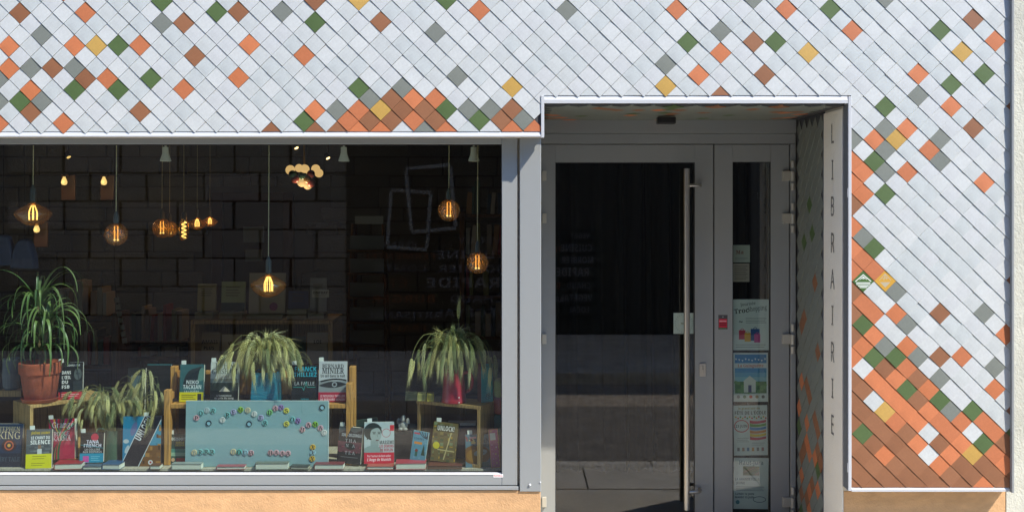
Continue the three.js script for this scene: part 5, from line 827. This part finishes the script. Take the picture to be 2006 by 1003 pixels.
{ // grape cluster lamp
  const z = -2.8, s = (DIST - z) / DIST / PX, o = thing('globe_chandelier', 'chandelier of cream glowing globes with green and brown discs', 'chandelier', [X(595, z), Y(345, z), z]);
  mesh('stem', tube([V(0, ctop - Y(345, z), 0), V(0, 0, 0)], 0.008, 4, 6), M.brass, o);
  for (const [dx, dy, dz, r] of [[-27, 12, 0, 9.5], [3, 13, 10, 9.5], [22, 14, -4, 9], [29, 6, 0, 8.5], [-3, -12, 6, 9.5], [8, -18, 4, 8.5], [-12, 16, -10, 8]]) mesh('globe', new THREE.SphereGeometry(r * s, 20, 14).translate(dx * s, dy * s, dz * s), creamGlow(), o);
  for (const [dx, dy, c] of [[-20, 3, 0], [16, 4, 1], [-15, -6, 1], [0, 1, 0], [17, -14, 1], [9, -6, 2]]) mesh('disc', new THREE.SphereGeometry(8 * s, 16, 10).scale(1, 1, 0.4).translate(dx * s, dy * s, 14 * s), discM(c), o);
  const L = new THREE.PointLight(0xffd0a0, 0.15, 8, 2); L.name = 'globe_light'; L.position.set(0, -30 * s, 20 * s); L.castShadow = true; o.add(L);
}
function creamGlow() { return (creamGlow.m ??= std({ color: 0x443322, emissive: new THREE.Color(1, 0.58, 0.22), emissiveIntensity: 0.62 })); }
function discM(i) { return (discM[i] ??= std({ color: lin(...[[0.02, 0.06, 0.035], [0.14, 0.03, 0.025], [0.12, 0.07, 0.02]][i]), roughness: 0.35 })); }
for (const [px, lb] of [[323, 'grey ceiling spotlight near the row of small bulbs'], [673, 'grey ceiling spotlight beside the globe chandelier'], [928, 'grey ceiling spotlight above the lower globe bulb by the window post']]) {
  const z = -0.36, s = (DIST - z) / DIST / PX, o = thing('spotlight', lb, 'spotlight', [X(px, z), Y(300, z), z]);
  const m = std({ color: lin(0.74, 0.77, 0.68), roughness: 0.5 });
  mesh('stem', new THREE.CylinderGeometry(2 * s, 2 * s, ctop - Y(288, z), 10).translate(0, 12 * s + (ctop - Y(288, z)) / 2, 0), m, o);
  mesh('housing', lathe([[0.0001, 12], [5.5, 12], [6, 11], [6.2, 1], [7, -3], [10.4, -13], [10.8, -15.5], [9.8, -16], [8, -11], [0.0001, -8]].map(([a, b]) => [a * s || 0.0001, b * s]), 26), m, o);
  mesh('lens', new THREE.CircleGeometry(9 * s, 20).rotateX(Math.PI / 2).translate(0, -12.5 * s, 0), std({ color: 0x554433, emissive: new THREE.Color(1, 0.8, 0.45), emissiveIntensity: 0.6 }), o);
}
for (const [px, py, lb] of [[580, 290, 'tiny bright ceiling spot before the globe chandelier'], [642, 310, 'tiny bright ceiling spot right beside the globe chandelier'], [133, 308, 'tiny dim ceiling spot above the wall lamps']]) {
  const z = -3.2, s = (DIST - z) / DIST / PX, o = thing('ceiling_spot', lb, 'spotlight', [X(px, z), Y(py, z), z]); o.rotation.z = 0.5;
  mesh('housing', new THREE.CylinderGeometry(4.5 * s, 5 * s, 9 * s, 14).translate(0, 6 * s, 0), M.black, o); mesh('lens', new THREE.SphereGeometry(4.2 * s, 14, 10).scale(1, 0.45, 1), px < 200 ? M.glow : M.filamentHot, o);
  mesh('stem', new THREE.CylinderGeometry(1.5 * s, 1.5 * s, ctop - Y(py, z) - 6 * s, 8).translate(0, 8 * s + (ctop - Y(py, z)) / 2, 0).rotateZ(-0.5), M.black, o);
}

// ================================================================ SHOP INTERIOR
{ // central crate table with books
  const z = -1.6, x0 = X(372, z), x1 = X(651, z), yt = Y(628, z), o = thing('display_table', 'wide wooden book case in the middle of the shop', 'bookcase', [(x0 + x1) / 2, 0.002, z - 0.2]), w = x1 - x0, wd = M.wood;
  mesh('top_board', bx(-w / 2, w / 2, yt - 0.025, yt, -0.2, 0.2, 0.003), wd, o); for (const s of [-1, 1]) mesh('side_board', bx(s * w / 2 - (s > 0 ? 0.03 : 0), s * w / 2 + (s > 0 ? 0 : 0.03), 0, yt - 0.026, -0.2, 0.2, 0.003), wd, o);
  mesh('shelf_board', bx(-w / 2 + 0.031, w / 2 - 0.031, yt - 0.4, yt - 0.375, -0.2, 0.195, 0.003), wd, o); mesh('back_board', bx(-w / 2 + 0.031, w / 2 - 0.031, 0.02, yt - 0.027, -0.2, -0.18), wd, o);
  const yb = yt - 0.3745;
  [['#b8a888', 'JAMAIS', 'PLUS', 385, 428, 652, 'beige book with heavy black capitals in the shop bookcase'], ['#c8bca0', 'VIE', '', 432, 470, 656, 'pale beige book with round seal in the shop bookcase'], ['#4a2018', 'NUIT', '', 474, 506, 657, 'dark red book in the shop bookcase'], ['#b8b0a0', 'SEXUS', '', 512, 556, 656, 'pale book with red capitals in the shop bookcase'], ['#1c4438', '', '', 560, 596, 660, 'dark green book in the shop bookcase'], ['#b0a898', 'LOI', '', 600, 640, 652, 'pale book with red foot in the shop bookcase']].forEach(([c, a, b2, p0, p1, tp, lb], i) => book('novel', lb, 'book', { px0: p0, px1: p1, top: tp, z: z - 0.12, base: yb, t: 0.02, spine: c }, (k, W, H) => { fill(k, c, W, H); txt(k, a, 80, H * 0.22, 38, i === 3 ? '#a02820' : '#1a1814', 'bold', 'sans-serif', 'center', 140); txt(k, b2, 80, H * 0.36, 34, '#1a1814'); k.fillStyle = '#8a1a1a'; if (i % 2) k.fillRect(0, H * 0.72, W, H * 0.2); }));
  [['#a89c6c', 385, 421, 556, 'yellowish book with brown print on top of the shop bookcase', 0.045], ['#a8b07a', 432, 478, 552, 'green banded paperback on top of the shop bookcase', 0.045], ['#b0a890', 486, 557, 535, 'large pale flower poster book on top of the shop bookcase', 0.03], ['#3a3e6a', 564, 603, 570, 'indigo book on top of the shop bookcase', 0.06], ['#8f9490', 606, 638, 545, 'grey book behind a white name card on top of the shop bookcase', 0.04]].forEach(([c, p0, p1, tp, lb, lift], i) => {
    book('novel', lb, 'book', { px0: p0, px1: p1, top: tp, z: z - 0.16, base: yt + lift, t: 0.02, spine: c }, (k, W, H) => { fill(k, c, W, H); scribble(k, 30, H * 0.2, 130, 4, 18, '#5a4a2c', 5); if (i === 2) { k.fillStyle = '#8a3a78'; k.beginPath(); k.arc(110, H * 0.84, 18, 0, 7); k.fill(); } if (i === 1) { k.fillStyle = '#2a3a24'; k.fillRect(0, H * 0.72, W, H * 0.28); } });
    const f = thing('book_pile', 'low pile of books under the ' + lb.replace(' on top of the shop bookcase', ''), 'books', [X((p0 + p1) / 2, z - 0.13), yt + 0.001, z - 0.15]); const bw = X(p1, z) - X(p0, z); for (let q = 0; q < 2; q++) mesh('book', bx(-bw / 2, bw / 2, q * lift / 2 + 0.0004, (q + 1) * lift / 2 - 0.0006, -0.06, 0.08, 0.002), std({ color: new THREE.Color(q ? '#8f9078' : '#a09a84'), roughness: 0.8 }), f);
  });
  const cd = mesh('name_card', new THREE.BoxGeometry(0.11, 0.05, 0.002), printMat(128, 60, (k) => { fill(k, '#b8b8a8', 128, 60); txt(k, 'ONFRAY', 64, 24, 28, '#222'); scribble(k, 20, 46, 108, 1, 8, '#555', 3); })); cd.position.set(X(627, z - 0.05), Y(575, z - 0.05), z - 0.05); tag(cd, 'small white name card standing before the grey book', 'card');
}
// bookcases along the walls
function bookcase(label, px0, px1, z, levels, nB) {
  const x0 = X(px0, z), x1 = X(px1, z), o = thing('bookcase', label, 'bookcase', [(x0 + x1) / 2, 0.002, z]), w = x1 - x0, top = Y(levels[0], z) + 0.02;
  for (const s of [-1, 1]) mesh('upright', bx(s * w / 2 - 0.02, s * w / 2 + 0.02, 0, top, -0.25, 0.0, 0.003), M.woodDark, o);
  levels.forEach((py, li) => {
    const y = Y(py, z); mesh('shelf_board', bx(-w / 2 + 0.021, w / 2 - 0.021, y - 0.025, y, -0.25, -0.002, 0.003), M.woodDark, o);
    let x = -w / 2 + 0.03; const hmax = li ? (Y(levels[li - 1], z) - y - 0.05) : 0.3; let guard = 0, ci = 0;
    while (x < w / 2 - 0.07 && guard++ < nB) { const t = rr(0.018, 0.045), h = Math.min(hmax, rr(0.16, 0.27)); if (rnd() < 0.86) { const b = mesh('shelved_book', bx(-t / 2, t / 2, 0, h, -0.17, 0, 0.002), spineM[ci = Math.floor(rnd() * spineM.length)]); b.position.set(o.position.x + x + t / 2, y + 0.0025, z - 0.02); b.rotation.z = rnd() < 0.2 ? -0.08 : 0; tag(b, `${spineName[ci]} spined book, ${['top', 'second', 'third', 'lowest'][li]} shelf of ${label}`, 'book', `books in the ${label}`); } x += t + 0.004 + (rnd() < 0.1 ? 0.05 : 0); }
  });
  return o;
}
const spineName = ['cream', 'red', 'navy', 'off white', 'olive', 'grey brown', 'dark green', 'tan'];
const spineM = [[0.4, 0.37, 0.3], [0.3, 0.04, 0.04], [0.05, 0.09, 0.14], [0.45, 0.44, 0.4], [0.2, 0.22, 0.08], [0.28, 0.26, 0.22], [0.08, 0.14, 0.12], [0.32, 0.2, 0.1]].map((c) => std({ color: lin(...c), roughness: 0.6 }));
bookcase('low bookcase behind the strap leaf palm', 100, 222, -2.2, [620, 716], 14);
bookcase('long low bookcase behind the leaning grass', 246, 372, -2.7, [668, 700], 18);
bookcase('tall bookcase beyond the red jug', 905, 1010, -3.3, [420, 500, 580, 660], 14);
{ // heavy curtain inside the entrance
  const z = -2.1, x0 = X(1062, z), x1 = X(1600, z), pos = [], idx = [], n = 150, c = thing('curtain', 'dark heavy curtain in deep folds behind the entrance door glass', 'curtain', [x0, 0.03, z]);
  for (let i = 0; i <= n; i++) for (let j = 0; j <= 8; j++) { const t = i / n, h = j / 8 * 2.6; pos.push(t * (x1 - x0) + 0.015 * Math.sin(t * 70 + h), h, 0.05 * Math.sin(t * 96 + Math.sin(t * 17) * 2) * (1 - 0.25 * j / 8) + 0.02 * Math.sin(t * 31 + h * 1.3)); }
  for (let i = 0; i < n; i++) for (let j = 0; j < 8; j++) { const a = i * 9 + j; idx.push(a, a + 9, a + 1, a + 1, a + 9, a + 10); }
  const g = new THREE.BufferGeometry(); g.setAttribute('position', new THREE.Float32BufferAttribute(pos, 3)); g.setIndex(idx); g.computeVertexNormals(); mesh('cloth', g, std({ color: lin(0.012, 0.0125, 0.0135), roughness: 0.95 }), c); mesh('rail', cylX(0.012, x1 - x0 + 0.1).translate((x1 - x0) / 2, 2.63, 0), M.black, c);
}
{ // A-frame rack
  const z = -2.3, o = thing('book_rack', 'leaning ladder rack with rows of pale cards in the dark shop', 'rack', [X(718, z), 0.002, z]), s = (DIST - z) / DIST / PX;
  for (const q of [-1, 1]) { mesh('upright', tube([V(q * 46 * s, 0, 0.12), V(q * 30 * s, Y(440, z), -0.1)], 0.014, 2, 6), M.woodDark, o); mesh('upright', tube([V(q * 40 * s, 0, -0.4), V(q * 28 * s, Y(440, z), -0.14)], 0.014, 2, 6), M.woodDark, o); }
  for (const py of [490, 535, 582, 630, 675]) { const y = Y(py, z); mesh('shelf_board', bx(-36 * s, 36 * s, y - 0.012, y, -0.16, 0.06, 0.002), M.woodDark, o); mesh('card_row', bx(-33 * s, 33 * s, y + 0.002, y + 0.1, -0.02, 0.0, 0.002), std({ color: lin(0.2, 0.21, 0.2), roughness: 0.7 }), o); }
  mesh('header_sign', bx(-28 * s, 28 * s, Y(440, z), Y(424, z), -0.13, -0.11, 0.002), std({ color: lin(0.4, 0.4, 0.36), roughness: 0.7 }), o);
}
{ // dark inner doorway with two notices, strip of photographs, blue bags
  const z = -4.98, d = thing('inner_door', 'dark wooden inner door in the back wall of the shop', 'door', [X(496, z), 0.004, z]); const w = X(575, z) - X(416, z), h = Y(378, z);
  mesh('leaf', bx(-w / 2 + 0.1, w / 2 - 0.1, 0, h - 0.1, -0.03, 0.01, 0.004), std({ color: lin(0.02, 0.013, 0.01), roughness: 0.6 }), d); for (const s of [-1, 1]) mesh('jamb', bx(s * w / 2 - (s > 0 ? 0.098 : 0), s * w / 2 + (s > 0 ? 0 : 0.098), 0, h, -0.04, 0.05, 0.004), std({ color: lin(0.05, 0.022, 0.012), roughness: 0.6 }), d); mesh('head', bx(-w / 2 + 0.1, w / 2 - 0.1, h - 0.098, h, -0.04, 0.05, 0.004), std({ color: lin(0.05, 0.022, 0.012), roughness: 0.6 }), d);
  for (const [a, b, c, e, lb] of [[476, 517, 444, 475, 'upper blue grey notice on the inner door'], [480, 514, 489, 511, 'lower blue grey notice on the inner door']]) { const n = mesh('notice', new THREE.BoxGeometry(X(b, z) - X(a, z), Y(c, z) - Y(e, z), 0.003), std({ color: lin(0.24, 0.32, 0.36), roughness: 0.7 })); n.position.set(X((a + b) / 2, z), Y((c + e) / 2, z), z + 0.014); tag(n, lb, 'notice'); }
  const zp = -1.9, sp = thing('photo_strip', 'slanting strip of small pale photographs hung on a dark cord', 'photos', [0, 0, 0]); const st = []; mesh('cord', tube([V(X(225, zp), ctop, zp), V(X(226, zp), Y(575, zp), zp), V(X(244, zp), Y(676, zp), zp)], 0.004, 24, 5), M.black, sp);
  for (let i = 0; i < 7; i++) { const px = 227.5 + i * 2.6, py = 588 + i * 13.2, g = new THREE.BoxGeometry(9.5 * 0.0034, 10 * 0.0034, 0.003); g.rotateZ(0.15); mesh('photograph', g.translate(X(px, zp), Y(py, zp), zp + 0.006), std({ color: lin(0.24, 0.25, 0.22), roughness: 0.6 }), sp); }
  const zb = -1.05; for (const [a, b, t, bt, lb] of [[-12, 27, 464, 516, 'dusky blue cloth bag hanging behind the palm, nearer the window end'], [28, 69, 472, 522, 'lilac blue cloth bag hanging behind the top of the palm']]) {
    const o = thing('cloth_bag', lb, 'bag', [X((a + b) / 2, zb), Y(bt, zb), zb]); const w2 = (X(b, zb) - X(a, zb)) / 2, h2 = Y(t, zb) - Y(bt, zb); const sh = new THREE.Shape(); sh.moveTo(-w2, 0); sh.quadraticCurveTo(-w2 * 0.9, h2 * 0.6, -w2 * 0.35, h2 * 0.94); sh.quadraticCurveTo(0, h2 * 1.06, w2 * 0.45, h2 * 0.96); sh.quadraticCurveTo(w2 * 0.95, h2 * 0.5, w2, 0); sh.closePath();
    mesh('body', new THREE.ExtrudeGeometry(sh, { depth: 0.03, bevelSize: 0.012, bevelThickness: 0.02, bevelSegments: 4, curveSegments: 14 }), std({ color: lin(0.09, 0.12, 0.22), roughness: 0.95, bumpMap: rep(T.dents, 4), bumpScale: 0.01 }), o); mesh('strap', tube([V(0, h2, 0.015), V(0, h2 + 0.3, 0.015), V(0, ctop - Y(bt, zb), 0.015)], 0.003, 6, 5), M.black, o);
  }
}
scene.traverse((o) => { if (o.isMesh && o !== sky) { o.castShadow = true; o.receiveShadow = true; } });
renderer.render(scene, camera);
